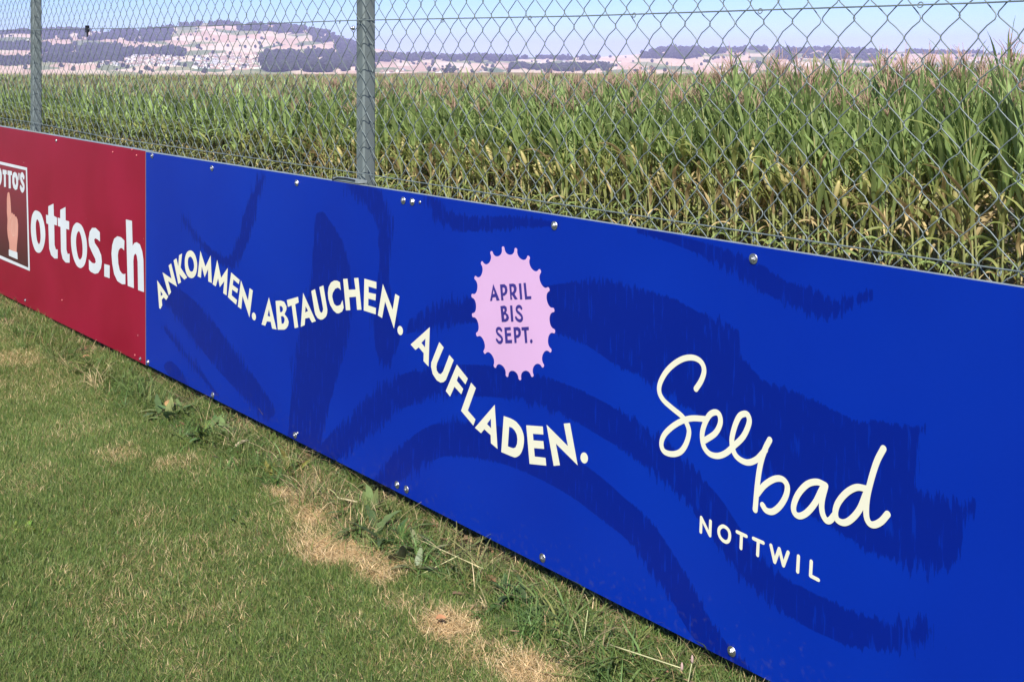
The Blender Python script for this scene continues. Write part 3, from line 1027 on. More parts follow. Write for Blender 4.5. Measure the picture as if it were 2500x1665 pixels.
# place name in small round-ended capitals
for strokes in ([[(152, 340), (162, 92), (312, 402), (322, 155)]],
                [('o', [(535, 242), (600, 270), (645, 330), (658, 410), (640, 490), (595, 515), (540, 490), (490, 430), (467, 360), (475, 285)])],
                [[(785, 340), (945, 415)], [(862, 378), (852, 625)]], [[(1070, 455), (1240, 530)], [(1155, 495), (1142, 745)]],
                [[(1375, 575), (1440, 865), (1520, 635), (1592, 925), (1675, 695)]], [[(1855, 765), (1840, 1032)]], [[(2078, 855), (2065, 1105), (2200, 1175)]]):
    pl = []
    for st in strokes:
        if st[0] == 'o':
            pl += stroke_polys(smooth_closed(fr(F6, st[1]), 3), .0088, True)
        else:
            pl += stroke_polys(fr(F6, st), .0088)
    under(obj('letter', area_mesh('letter', pl, [], M['cream'], -.0008)), blue)

# name in joined handwriting
SCRIPT = [
    [(372, 322), (405, 270), (422, 210), (405, 160), (360, 133), (300, 137), (240, 170), (190, 220), (155, 285), (150, 340), (175, 390), (230, 440), (290, 490), (320, 540), (330, 590), (310, 660), (275, 705), (225, 717), (178, 700),
     (162, 655), (180, 600), (230, 550), (290, 515), (350, 500), (428, 504)],
    [(425, 635), (490, 590), (520, 530), (515, 480), (490, 463), (455, 480), (425, 535), (410, 600), (420, 670), (455, 715), (505, 728), (555, 710), (600, 670), (660, 610), (695, 530), (690, 485), (670, 472), (635, 490), (605, 560),
     (590, 640), (605, 710), (640, 750), (690, 768), (740, 750), (775, 715), (795, 690)],
    [(822, 630), (792, 690), (765, 780), (747, 900), (733, 1055)],
    [(745, 960), (790, 905), (850, 868), (900, 870), (928, 910), (920, 970), (885, 1030), (840, 1065), (800, 1058), (778, 1026)],
    [(1160, 905), (1110, 885), (1050, 900), (995, 960), (968, 1030), (975, 1075), (1005, 1092), (1050, 1070), (1100, 1010), (1140, 930), (1162, 907)],
    [(1162, 907), (1140, 1000), (1142, 1070), (1165, 1117), (1190, 1117), (1217, 1085)],
    [(1407, 925), (1350, 918), (1290, 950), (1240, 1010), (1222, 1070), (1235, 1115), (1275, 1132), (1320, 1110), (1370, 1050), (1407, 960)],
    [(1515, 682), (1475, 760), (1440, 870), (1415, 980), (1410, 1080), (1425, 1130), (1455, 1145), (1500, 1125), (1540, 1080)]]
for grp in ([0, 1], [2, 3], [4, 5], [6, 7]):
    pl = []
    for g in grp:
        pl += stroke_polys(smooth_open(fr(F8, SCRIPT[g]), 5), .0146)
    under(obj('handwriting', area_mesh('handwriting', pl, [], M['cream'], -.0008 - .0003 * grp[0])), blue)

# red board: web address, little framed picture
RED = [
    ([[(385, 585), (430, 610), (460, 680), (480, 780), (482, 880), (465, 970), (440, 1020), (415, 1035), (380, 1015), (350, 940), (333, 840), (330, 740), (340, 650), (360, 600)]],
     [[(400, 680), (420, 720), (430, 800), (433, 880), (425, 930), (412, 940), (395, 900), (385, 820), (382, 740), (388, 695)]], 1),
    ([[(515, 540), (570, 512), (575, 642), (607, 660), (607, 745), (578, 735), (582, 950), (595, 998), (615, 1000), (615, 1095), (580, 1095), (545, 1060), (525, 990), (515, 730), (495, 722), (490, 630), (515, 635)]], [], 0),
    ([[(642, 578), (698, 548), (700, 690), (737, 700), (737, 790), (705, 780), (708, 1000), (720, 1045), (742, 1045), (742, 1140), (700, 1138), (668, 1100), (650, 1020), (645, 760), (618, 750), (615, 660), (642, 668)]], [], 0),
    ([[(825, 715), (870, 745), (905, 830), (925, 930), (925, 1050), (905, 1150), (875, 1190), (850, 1195), (815, 1165), (780, 1080), (760, 970), (757, 860), (775, 765), (800, 725)]],
     [[(838, 805), (855, 830), (872, 900), (880, 990), (875, 1070), (855, 1105), (835, 1085), (818, 1010), (810, 920), (817, 840)]], 1),
    ([[(1063, 815), (1065, 915), (1035, 890), (1015, 880), (1003, 895), (1010, 930), (1050, 990), (1078, 1060), (1085, 1130), (1075, 1200), (1045, 1250), (1010, 1258), (965, 1235), (948, 1210), (946, 1105), (980, 1140), (1005, 1148),
       (1020, 1135), (1015, 1100), (985, 1040), (950, 960), (943, 890), (955, 810), (980, 770), (1020, 770)]], [], 0),
    ([[(1110, 1152), (1168, 1168), (1168, 1305), (1110, 1285)]], [], 0),
    ([[(1325, 905), (1322, 1010), (1300, 985), (1280, 985), (1262, 1010), (1255, 1060), (1260, 1150), (1275, 1220), (1300, 1255), (1320, 1262), (1335, 1255), (1335, 1368), (1300, 1368), (1250, 1335), (1215, 1260), (1195, 1150),
       (1187, 1040), (1195, 950), (1215, 885), (1250, 858), (1290, 870)]], [], 0),
    ([[(1340, 680), (1405, 695), (1412, 960), (1430, 930), (1455, 922), (1490, 945), (1515, 1020), (1527, 1110), (1533, 1452), (1470, 1430), (1465, 1130), (1455, 1060), (1440, 1042), (1425, 1065), (1420, 1120), (1425, 1410), (1360, 1385)]], [], 0),
]
for pl, mi_, cv in RED:
    film('letter', F7, pl, mi_, M['white_print'], red, curved=bool(cv))
pic = film('picture', F7, [[(-76, 49), (285, 132), (314, 1220), (-76, 1052)]], [], M['fade'], red, -.0006)
pic['label'] = 'framed picture of a pointing hand printed on the red board'
bpy.context.view_layer.update()
film2('frame', [fr(F7, [(-82, 45), (290, 130), (320, 1228), (-82, 1060)])], [fr(F7, [(-72, 78), (277, 158), (303, 1192), (-72, 1028)])], M['white_print'], pic, -.0012)
for pl, mi_ in (([[(30, 150), (72, 158), (75, 200), (63, 200), (65, 335), (45, 335), (43, 205), (30, 200)]], []),
                ([[(82, 160), (128, 168), (130, 210), (115, 210), (117, 350), (95, 350), (93, 210), (82, 205)]], []),
                ([[(160, 175), (180, 190), (195, 240), (195, 310), (185, 360), (165, 368), (145, 345), (133, 290), (133, 220), (143, 185)]], [[(163, 225), (172, 250), (175, 290), (170, 315), (162, 310), (155, 280), (155, 240)]]),
                ([ell(-8, 225, 30, 96)], [ell(-8, 225, 10, 50)]),
                ([[(197, 185), (211, 190), (207, 262), (200, 262)]], [])):
    film2('letter', [fr(F7, p) for p in pl], [fr(F7, p) for p in mi_], M['white_print'], pic, -.0012)
film2('letter', stroke_polys(smooth_open(fr(F7, [(254, 232), (240, 205), (226, 218), (226, 252), (240, 287), (254, 320), (252, 355), (238, 370), (222, 340)]), 4), .030), [], M['white_print'], pic, -.0012)
hand = film2('hand', [fr(F7, [(92, 388), (103, 400), (112, 460), (118, 560), (122, 615), (135, 610), (142, 628), (155, 624), (163, 650), (176, 650), (188, 680), (195, 740), (192, 850), (182, 950), (178, 1027), (103, 1000), (100, 930), (85, 860), (78, 780), (82, 680), (75, 600), (75, 460), (82, 400)])], [], M['skin_print'], pic, -.0010)
film2('cuff', [fr(F7, [(95, 997), (187, 1030), (190, 1105), (97, 1065)])], [], M['white_print'], pic, -.0014)
for ln in ([(124, 640), (104, 690), (98, 740), (104, 800)], [(132, 690), (122, 770), (136, 845), (155, 850)], [(143, 640), (140, 760), (148, 840)], [(163, 660), (165, 780), (160, 845)], [(177, 680), (180, 780), (172, 850)]):
    film2('finger_line', stroke_polys(smooth_open(fr(F7, ln), 3), .0045), [], M['skin_line'], pic, -.0014)

# bolts
bw = MB()
bw.lathe_y([(.0045, .0), (.0122, .0), (.0126, -.0006), (.0120, -.0014), (.0060, -.0016)], 20)
bolt_me = mesh('bolt', bw.v, bw.f, M['chrome'])
bn = MB()
bn.lathe_y([(.0076, -.0014), (.0076, -.0046), (.0066, -.0056)], 6)
bn.lathe_y([(.0034, -.0054), (.0034, -.0078), (.0026, -.0084)], 10)
nut_me = mesh('nut', bn.v, bn.f, M['chrome'])
def bolts(lst, parent, scale=1.0):
    for x, y in lst:
        p = on_plane(x, y)
        o = obj('bolt', bolt_me, None, (p[0], -.0010, p[2]))
        o.scale = (scale,) * 3
        o.rotation_euler = (0, rng.uniform(0, 6.28), 0)
        o.parent = parent
        o.matrix_parent_inverse = Matrix.Translation(parent.location).inverted()
        obj('nut', nut_me, o)
bolts([(372, 381), (518, 411), (725, 447), (985, 490), (1007, 493), (1354, 551), (1840, 632), (362, 884), (520, 964), (721, 1062), (970, 1183), (993, 1194), (1325, 1361), (1787, 1589)], blue)
bolts([(138, 344), (62, 733), (343, 876)], red, .8)
rv = MB()
rv.lathe_y([(.0055, .0), (.0052, -.0018), (.0030, -.0030)], 12)
riv = mesh('rivet', rv.v, rv.f, M['red_cap'], True)
rv_c = mesh('rivet', rv.v, rv.f, M['chrome'], True)
for x, y, me_, par in ((323, 366, riv, red), (334, 380, riv, red), (276, 372, riv, red), (330, 867, riv, red), (152, 733, riv, red), (1026, 494, rv_c, blue), (727, 1057, rv_c, blue)):
    p = on_plane(x, y)
    under(obj('rivet', me_, None, (p[0], -.0010, p[2])), par)

# ------------------------------------------------------------------ chain-link fence
FY = .046
fence = empty('chain_link_fence', (-4.5, FY, 0))
props(fence, 'grey chain link fence with square posts between the boards and the maize', 'fence')
W_, H_ = .0830, .0912
node = on_plane(1241, 111, FY)
zr0 = node[2] - H_ / 2 * math.floor((node[2] + .02) / (H_ / 2))
nrow = int((2.30 - zr0) / (H_ / 2))
k_ref = round((node[2] - zr0) / (H_ / 2))
r_w = .00145
def wire_mesh(sign, seed):
    rr = np.random.default_rng(seed)
    pts = []
    am = W_ / 4 + r_w * .6
    for k in range(nrow + 1):
        z = zr0 + k * H_ / 2
        sgn = sign * (1 if (k + k_ref) % 2 == 0 else -1)
        jx, jz = rr.normal(0, .0017, 2)
        y_out = r_w * 1.05
        up = sgn
        x = sgn * am + jx
        pts.append((x * .86, -y_out * up, z - .0062 + jz))
        pts.append((x, 0, z + jz))
        pts.append((x * .86, y_out * up, z + .0062 + jz))
        if k < nrow:                       # slight bow of each leg
            pts.append((rr.normal(0, .0022), y_out * up * .9, z + H_ / 4 + jz))
    b = MB()
    b.tube(pts, r_w, 5)
    return mesh('mesh_wire', b.v, b.f, M['wire'], True)
wires = {s: [wire_mesh(s, 30 + 10 * s + q) for q in range(4)] for s in (1, -1)}
xw0 = node[0] - W_ / 4
i_lo, i_hi = int((-9.6 - xw0) / (W_ / 2)), int((1.2 - xw0) / (W_ / 2))
for i in range(i_lo, i_hi + 1):
    s = 1 if i % 2 == 0 else -1
    o = obj('mesh_wire', wires[s][rng.integers(0, 4)], None, (xw0 + i * W_ / 2, FY, 0))
    under(o, fence)

def hwire(name, pts, rad=.0018, sides=6):
    b = MB()
    b.tube(pts, rad, sides)
    return under(b.build(name, M['wire'], smooth=True), fence)
YW = FY - .005
POSTX = [on_plane(893, 300, FY + .032)[0], on_plane(88, 200, FY + .032)[0]]
POSTX += [POSTX[0] + (POSTX[0] - POSTX[1])]
hwire('tension_wire', [(-9.6, YW, 1.725), (POSTX[1], YW, on_plane(88, 73, YW)[2]), (.5 * (POSTX[0] + POSTX[1]), YW, 1.668), (POSTX[0], YW, on_plane(880, 50, YW)[2]), (-2.4, YW, 1.640), (-1.2, YW, 1.633), (POSTX[2], YW, 1.64), (1.2, YW, 1.63)])
hwire('tension_wire', [(-9.6, YW, 1.150), (POSTX[1], YW, 1.146), (-5.9, YW, 1.118), (POSTX[0], YW, 1.116), (-2.6, YW, 1.108), (-1.2, YW, 1.104), (POSTX[2], YW, 1.11), (1.2, YW, 1.10)])
hwire('tension_wire', [(-9.6, YW, 2.28), (1.2, YW, 2.28)], .002)
# ties where the netting is clipped to the wire
tie = MB()
tie.tube([(.0055 * math.cos(a), .002 * math.sin(a), .0062 * math.sin(a)) for a in np.linspace(0, 2 * math.pi, 11)[:-1]], .0014, 5, closed=True)
tie_me = mesh('wire_tie', tie.v, tie.f, M['wire'], True)
for x, y in ((160, 71), (250, 69), (315, 67), (745, 58), (830, 54), (1080, 51), (1293, 45), (1548, 38), (1856, 28), (2247, 13), (720, 420), (1180, 478), (1840, 585), (2150, 630), (2440, 667), (350, 351)):
    p = on_plane(x, y, YW)
    o = under(obj('wire_tie', tie_me, None, p), fence)
    o.rotation_euler = (0, rng.uniform(-.5, .5), rng.uniform(-.6, .6))
# dark ratchet tensioner on the upper wire
p = on_plane(213, 74, YW)
b = MB()
b.box(-.022, .022, -.012, .012, -.020, .024, c=.004)
b.tube([(0, -.016, .03), (0, .016, .03)], .009, 8)
b.tube([(0, 0, -.018), (.006, 0, -.045), (-.004, 0, -.060)], [.010, .008, .004], 6)
b.tube([(-.05, 0, .004), (.05, 0, .002)], .004, 6)
o = under(b.build('wire_tensioner', M['dark_tool'], None, p), fence)
o.scale = (.62, .62, .62)
o['label'] = 'black ratchet tensioner on the upper wire'
# posts
A_ = .052
for pxx in POSTX:
    b = MB()
    b.box(-A_ / 2, A_ / 2, -A_ / 2, A_ / 2, -.5, 2.42, c=.006)
    po = under(b.build('post', M['galv'], None, (pxx, FY + .006 + A_ / 2, 0)), fence)
    bpy.context.view_layer.update()
    c = MB()
    c.box(-A_ / 2 - .002, A_ / 2 + .002, -A_ / 2 - .002, A_ / 2 + .002, 2.4205, 2.44)
    under_part(c.build('cap', M['dark_tool'], None, po.location), po)
    for zz in (1.098, on_plane(893, 60, FY)[2]):
        c = MB()
        c.lathe_y([(.004, 0), (.0085, 0), (.0085, -.004), (.006, -.0075)], 12)
        c.lathe_y([(.0036, -.006), (.0034, -.013)], 8)
        under_part(c.build('clip_bolt', M['chrome'], None, (pxx - A_ / 2 + .004, FY - .004, zz - .012), True), po)
# strap end that grips the board's rail beside the near post
b = MB()
q0, q1 = on_plane(826, 437, .03)[0], on_plane(888, 446, .03)[0]
b.box(q0, q1, TH + .004, TH + .040, BZ1 + .003, BZ1 + .012)
b.tube([(q0, TH + .002, BZ1 + .002), (q0 + .03, TH + .002, BZ1 + .012), (q0 + .09, TH + .002, BZ1 + .014), (q0 + .15, TH + .002, BZ1 + .012)], .003, 6, 1)
under(b.build('strap', [M['rail'], M['dark_tool']]), blue)

# ------------------------------------------------------------------ maize
def leaf_geo(L, wmax, lean, droop, nseg, seed, fold=.35, twist=0.0, expo=1.6):
    """one blade starting at the stalk, growing along +x; lean = start angle from upright, droop = how far it bends over"""
    rr = np.random.default_rng(seed)
    s = np.linspace(0, 1, nseg + 1)
    ang = lean + droop * s ** expo
    dx, dz = np.sin(ang), np.cos(ang)
    ds = L / nseg
    x = np.r_[0, np.cumsum(.5 * (dx[1:] + dx[:-1]) * ds)]
    z = np.r_[0, np.cumsum(.5 * (dz[1:] + dz[:-1]) * ds)]
    wd_ = wmax * np.clip(np.sin(np.pi * np.clip(s, 0, 1) ** .62) ** .7, .05, 1) * np.where(s < .15, .55 + 3 * s, 1)
    wd_[-1] = .002
    tw = twist * s + rr.normal(0, .10 if L > .3 else .03, nseg + 1)
    sway = rr.normal(0, .05) * s ** 2 * L + min(.012, .016 * L) * np.sin(s * 9 + rr.uniform(0, 6))
    V = []
    for i in range(nseg + 1):
        nx, nz = -math.cos(ang[i]), math.sin(ang[i])
        h = wd_[i] / 2
        c, sn = math.cos(tw[i]), math.sin(tw[i])
        wav = rr.normal(0, .12 if L > .3 else .04) * h
        for e in (-1, 0, 1):
            oy = e * h * c
            on = (abs(e) * fold * h) + e * h * sn + e * wav
            V.append((x[i] + nx * on, sway[i] + oy, z[i] + nz * on))
    Fq = []
    for i in range(nseg):
        a = i * 3
        Fq += [(a, a + 1, a + 4, a + 3), (a + 1, a + 2, a + 5, a + 4)]
    return np.array(V), Fq

leafv = {'up': [], 'arch': [], 'hang': [], 'low': []}
NLV = 12
for q in range(NLV):
    leafv['up'].append(mesh('leaf', *leaf_geo(rng.uniform(.55, .80), rng.uniform(.034, .052), rng.uniform(.08, .36), rng.uniform(.05, .75), 8, 100 + q, twist=rng.uniform(-.9, .9)), M['leaf_green'], True))
    leafv['arch'].append(mesh('leaf', *leaf_geo(rng.uniform(.55, .85), rng.uniform(.036, .058), rng.uniform(.15, .45), rng.uniform(.5, 2.1), 9, 200 + q, twist=rng.uniform(-1.2, 1.2), expo=rng.uniform(1.3, 3.0)), M['leaf_mid' if q % 4 == 0 else 'leaf_green'], True))
    leafv['hang'].append(mesh('leaf', *leaf_geo(rng.uniform(.30, .52), rng.uniform(.020, .038), rng.uniform(.10, .40), rng.uniform(2.1, 2.7), 9, 300 + q, .7, rng.uniform(-1.6, 1.6), expo=rng.uniform(.7, 1.5)), M['leaf_dry' if q % 3 == 0 else 'leaf_mid' if q % 3 == 1 else 'leaf_green'], True))
    leafv['low'].append(mesh('leaf', *leaf_geo(rng.uniform(.42, .70), rng.uniform(.030, .052), rng.uniform(.12, .42), rng.uniform(.3, 2.2), 8, 400 + q, .5, rng.uniform(-1.4, 1.4), expo=rng.uniform(1.2, 2.6)), M['leaf_dry' if q % 4 == 0 else 'leaf_mid'], True))

def tassel_geo(seed):
    rr = np.random.default_rng(seed)
    b = MB()
    b.tube([(0, 0, -.06), (.005, 0, .10), (rr.normal(0, .02), rr.normal(0, .02), .33)], [.0035, .0042, .0022], 4)
    for k in range(rr.integers(6, 10)):
        a = rr.uniform(0, 6.28)
        le = rr.uniform(.13, .22)
        z0 = rr.uniform(.02, .14)
        o = rr.uniform(.25, .65)
        c, s = math.cos(a), math.sin(a)
        b.tube([(0, 0, z0), (c * le * o * .6, s * le * o * .6, z0 + le * .55), (c * le * o * 1.3, s * le * o * 1.3, z0 + le * .92)], [.0028, .0040, .0020], 3)
    return b
tas = []
for q in range(5):
    b = tassel_geo(50 + q)
    tas.append(mesh('tassel', b.v, b.f, M['tassel'], True))

def ear_mesh(seed):
    rr = np.random.default_rng(seed)
    b = MB()
    n = 7
    pts, rd = [], []
    for i in range(n):
        s = i / (n - 1)
        pts.append((.02 + .07 * s, 0, .23 * s))
        rd.append(.026 * math.sin(math.pi * (.12 + .80 * s)) ** .7 + .003)
    b.tube(pts, rd, 8, 0)
    for k in range(3):                       # loose husk tips
        v, f = leaf_geo(.13, .03, .3, .5, 3, seed * 7 + k)
        a = k * 2.1
        R = np.array([[math.cos(a), -math.sin(a), 0], [math.sin(a), math.cos(a), 0], [0, 0, 1]])
        b.add(v @ R.T + np.array([.075, 0, .17]), f, 0)
    b.tube([(.088, 0, .22), (.10, .004, .245), (.115, .012, .25)], [.010, .009, .003], 5, 1)
    return mesh('ear', b.v, b.f, [M['husk'], M['silk']], True)
ears = [ear_mesh(q) for q in range(4)]
stalks = []
for q in range(4):
    b = MB()
    pts, rd = [], []
    bend = rng.normal(0, .02, 2)
    for i in range(9):
        s = i / 8
        pts.append((bend[0] * s * s * 3, bend[1] * s * s * 3, 1.72 * s - .03))
        rd.append(.0115 * (1 - .6 * s) + .0012 * (i % 2))
    b.tube(pts, rd, 6)
    stalks.append((mesh('stalk', b.v, b.f, M['stalk'], True), bend * 3))

# plan of a plant: list of (mesh, height, azimuth, tilt, scale)
def plant_plan(seed):
    rr = np.random.default_rng(seed)
    az0 = rr.uniform(0, 6.28)
    q = rr.integers(0, 4)
    me_s, bend = stalks[q]
    parts = [('stalk', me_s, 0, 0, 1.0)]
    nl = 20
    for k in range(nl):
        s = k / (nl - 1)
        zz = .10 + 1.56 * s ** .95
        kind = 'hang' if s < .20 else ('arch' if s < .55 else 'up')
        if kind == 'arch' and rr.random() < .5: kind = 'up'
        if kind == 'arch' and s < .34 and rr.random() < .3: kind = 'hang'
        if .14 < s < .44 and rr.random() < .62: kind = 'low'
        me_l = leafv[kind][rr.integers(0, NLV)]
        parts.append(('leaf', me_l, zz, az0 + math.pi * (k % 2) + rr.normal(0, .7), (.85 + .3 * rr.random()) * (1 if s < .72 else .78 if s < .88 else .58)))
    if rr.random() < .28:
        parts.append(('ear', ears[rr.integers(0, 4)], rr.uniform(.66, .90), az0 + rr.normal(0, .6) + (math.pi if rr.random() < .5 else 0), rr.uniform(.9, 1.2)))
    parts.append(('tassel', tas[rr.integers(0, 5)], 1.70, rr.uniform(0, 6.28), rr.uniform(.85, 1.2)))
    return parts, bend
plans = [plant_plan(900 + q) for q in range(14)]

def plant_height(x):
    return np.interp(x, [-45, -30, -20, -13, -9, -6, 10], [.70, .74, .80, .90, .98, 1.06, 1.09])

# rows run along the fence, the first about ten metres behind it
ROW0, ROWD, PLD = 8.25, .60, .088
plants = []
for r_i in range(78):
    yy = ROW0 + r_i * ROWD
    # only the stretch the camera can see, with a margin
    tL = (yy - CAM[1]) / (SA + CA * (-150 - 1250) / F)
    tR = (yy - CAM[1]) / (SA + CA * (2800 - 1250) / F)
    xL = tL * (-CA + SA * (-150 - 1250) / F)
    xR = tR * (-CA + SA * (2800 - 1250) / F)
    step_ = PLD if r_i < 5 else PLD * (1.55 if r_i < 16 else 2.6 if r_i < 32 else 3.9)
    xs = np.arange(max(xL, -75), xR + 1.5, step_)
    for x in xs:
        plants.append((x + rng.normal(0, .03), yy + rng.normal(0, .035)))
plants = np.array(plants)
pxx, pyy, ptt = project(np.c_[plants, np.full(len(plants), .8)])
keep = (ptt > 2) & (ptt < 60)
plants, pxx, ptt = plants[keep], pxx[keep], ptt[keep]
rowi = np.round((plants[:, 1] - ROW0) / ROWD).astype(int)
inview = (pxx > -20) & (pxx < 2520)
rank = ptt + np.where(rowi == 0, 0, np.where(rowi == 1, 2.0, np.where(rowi == 2, 6, 30))) + np.where(inview, 0, 1000)
order = np.argsort(rank)
single = order[:300]
bulk = order[300:]
for j in single:
    x, y = plants[j]
    parts, bend = plans[rng.integers(0, len(plans))]
    h = plant_height(x) * rng.uniform(.86, 1.14) * (1.05 if rng.random() < .08 else 1)
    e = empty('maize_plant', (x, y, FIELD_Z + .0))
    e.scale = (1.06, 1.06, h)
    e.rotation_euler = (rng.normal(0, .04), rng.normal(0, .04), rng.uniform(0, 6.28))
    props(e, 'green maize plant in the front rows of the field behind the fence', 'maize', 'maize plants in the front rows')
    for nm, me_, zz, az, sc in parts:
        s = (zz / 1.72) ** 2
        o = bpy.data.objects.new(nm, me_)
        o.location = (bend[0] * s, bend[1] * s, zz)
        o.rotation_euler = (0, 0, az)
        o.scale = (sc, sc, sc)
        link(o, e)

# the rest of the field as one mass of the same plants, lighter meshes
def bulk_proto(seed, lod):
    rr = np.random.default_rng(seed)
    Vs, Fs, Cs = [], [], []
    base = 0
    def put(V, Fq, c):
        nonlocal base
        V = np.asarray(V)
        T = []
        for f in Fq:
            T.append((f[0], f[1], f[2]))
            if len(f) == 4: T.append((f[0], f[2], f[3]))
        Vs.append(V)
        Fs.append(np.array(T) + base)
        Cs.append(np.tile(np.array(c), (len(V), 1)) * rr.uniform(.75, 1.25))
        base += len(V)
    az0 = rr.uniform(0, 6.28)
    nl = 16 if lod == 0 else 7
    lo = 0.0 if lod == 0 else .42
    for k in range(nl):
        s = lo + (1 - lo) * k / (nl - 1)
        zz = .16 + 1.50 * s ** .95
        kind = 'hang' if s < .18 else ('arch' if s < .55 else 'up')
        if kind == 'arch' and rr.random() < .45: kind = 'up'
        if kind == 'up': V, Fq = leaf_geo(rr.uniform(.55, .78) * (1 if s < .72 else .78 if s < .88 else .58), .050, rr.uniform(.15, .34), rr.uniform(.15, .75), 4 if lod == 0 else 3, seed * 31 + k)
        elif kind == 'arch': V, Fq = leaf_geo(rr.uniform(.62, .85), .055, rr.uniform(.3, .55), rr.uniform(1.3, 2.2), 5 if lod == 0 else 4, seed * 31 + k)
        else: V, Fq = leaf_geo(rr.uniform(.3, .5), .04, rr.uniform(.2, .5), rr.uniform(2.1, 2.6), 4, seed * 31 + k, expo=1.1)
        # flat blades: drop the midrib
        nn = len(V) // 3
        V2 = np.concatenate([V.reshape(nn, 3, 3)[:, 0], V.reshape(nn, 3, 3)[:, 2]])
        F2_ = [(i, nn + i, nn + i + 1, i + 1) for i in range(nn - 1)]
        a = az0 + math.pi * (k % 2) + rr.normal(0, .45)
        R = np.array([[math.cos(a), -math.sin(a), 0], [math.sin(a), math.cos(a), 0], [0, 0, 1]])
        c = (.285, .385, .136) if kind != 'hang' else ((.46, .37, .18) if rr.random() < .3 else (.28, .31, .11))
        if s < .44 and kind != 'hang' and rr.random() < .6: c = (.34, .36, .125)
        put(V2 @ R.T + np.array([0, 0, zz]), F2_, c)
    b = MB()
    b.tube([(0, 0, 0 if lod == 0 else .7), (0, 0, 1.7)], [.013, .006], 3, caps=False)
    put(b.v, b.f, (.19, .21, .08))
    b = MB()
    b.tube([(0, 0, 1.62), (rr.normal(0, .02), rr.normal(0, .02), 2.03)], [.004, .0025], 3, caps=False)
    for k in range(5):
        a, le, o = rr.uniform(0, 6.28), rr.uniform(.14, .22), rr.uniform(.3, .7)
        b.tube([(0, 0, 1.74), (math.cos(a) * le * o, math.sin(a) * le * o, 1.74 + le)], [.0042, .0026], 3, caps=False)
    put(b.v, b.f, (.42, .29, .21))
    return np.concatenate(Vs), np.concatenate(Fs), np.concatenate(Cs)
protos = {l: [bulk_proto(40 + 10 * l + q, l) for q in range(8)] for l in (0, 1)}
AV, AF, AC = [], [], []
base = 0
which = rng.integers(0, 8, len(bulk))
lod_of = np.where((rowi[bulk] < 3), 0, 1)
for l in (0, 1):
    for q in range(8):
        js = bulk[(which == q) & (lod_of == l)]
        if len(js) == 0: continue
        V, T, C = protos[l][q]
        n = len(js)
        a = rng.uniform(0, 6.28, n)
        h = plant_height(plants[js, 0]) * rng.uniform(.84, 1.12, n)
        c, s = np.cos(a)[:, None], np.sin(a)[:, None]
        lx, ly = rng.normal(0, .05, (2, n, 1))
        Z = V[None, :, 2] * h[:, None]
        X = c * V[None, :, 0] - s * V[None, :, 1] + lx * Z + plants[js, 0][:, None]
        Y = s * V[None, :, 0] + c * V[None, :, 1] + ly * Z + plants[js, 1][:, None]
        AV.append(np.stack([X, Y, Z + FIELD_Z], -1).reshape(-1, 3))
        AF.append((T[None] + (np.arange(n) * len(V))[:, None, None]).reshape(-1, 3) + base)
        AC.append((C[None] * rng.uniform(.75, 1.25, (n, 1, 1))).reshape(-1, 3))
        base += n * len(V)
bulk_o = obj('maize_field', fast_mesh('maize_field', np.concatenate(AV), np.concatenate(AF), M['cornbulk'], attr=np.concatenate(AC), smooth=True))
props(bulk_o, 'dense green maize field stretching away behind the front rows', 'maize field', kind='stuff')
print('bulk maize plants', len(bulk), 'tris', sum(len(f) for f in AF))

# ------------------------------------------------------------------ lawn
DRY = [(735, 1195, 75, .9), (800, 1245, 90, .9), (870, 1330, 120, 1.0), (930, 1400, 60, .6), (1085, 1525, 75, .72), (1000, 1480, 60, .28), (1290, 1640, 90, .66), (1180, 1600, 70, .32), (40, 880, 80, .28),
       (290, 1110, 60, .28), (360, 1270, 70, .10), (430, 1130, 50, .25), (480, 1640, 90, .10), (560, 1420, 90, .08), (30, 790, 40, .3), (690, 1120, 30, .5)]
dry_w = []
for x, y, rpx, st in DRY:
    c = on_ground(x, y)
    e = on_ground(x + rpx, y)
    dry_w.append((c[0], c[1], math.dist(c, e), st))
def dryness(X, Y):
    n1 = fbm(X * 2.1 + 9, Y * 2.1 + 4)
    n2 = fbm(X * 9 + 3, Y * 9 + 8)
    d = np.clip((n1 - .54) * .8, 0, .08) + .3 * np.clip(n2 - .58, 0, 1)
    for cx_, cy_, rr, st in dry_w:
        q = np.sqrt((X - cx_) ** 2 + ((Y - cy_) * 1.15) ** 2) / rr
        q = q + 1.3 * (fbm(X * 8 + cx_, Y * 8) - .5)
        d = np.maximum(d, st * np.clip(1.45 - q * .95, 0, 1))
    return np.clip(d, 0, 1)

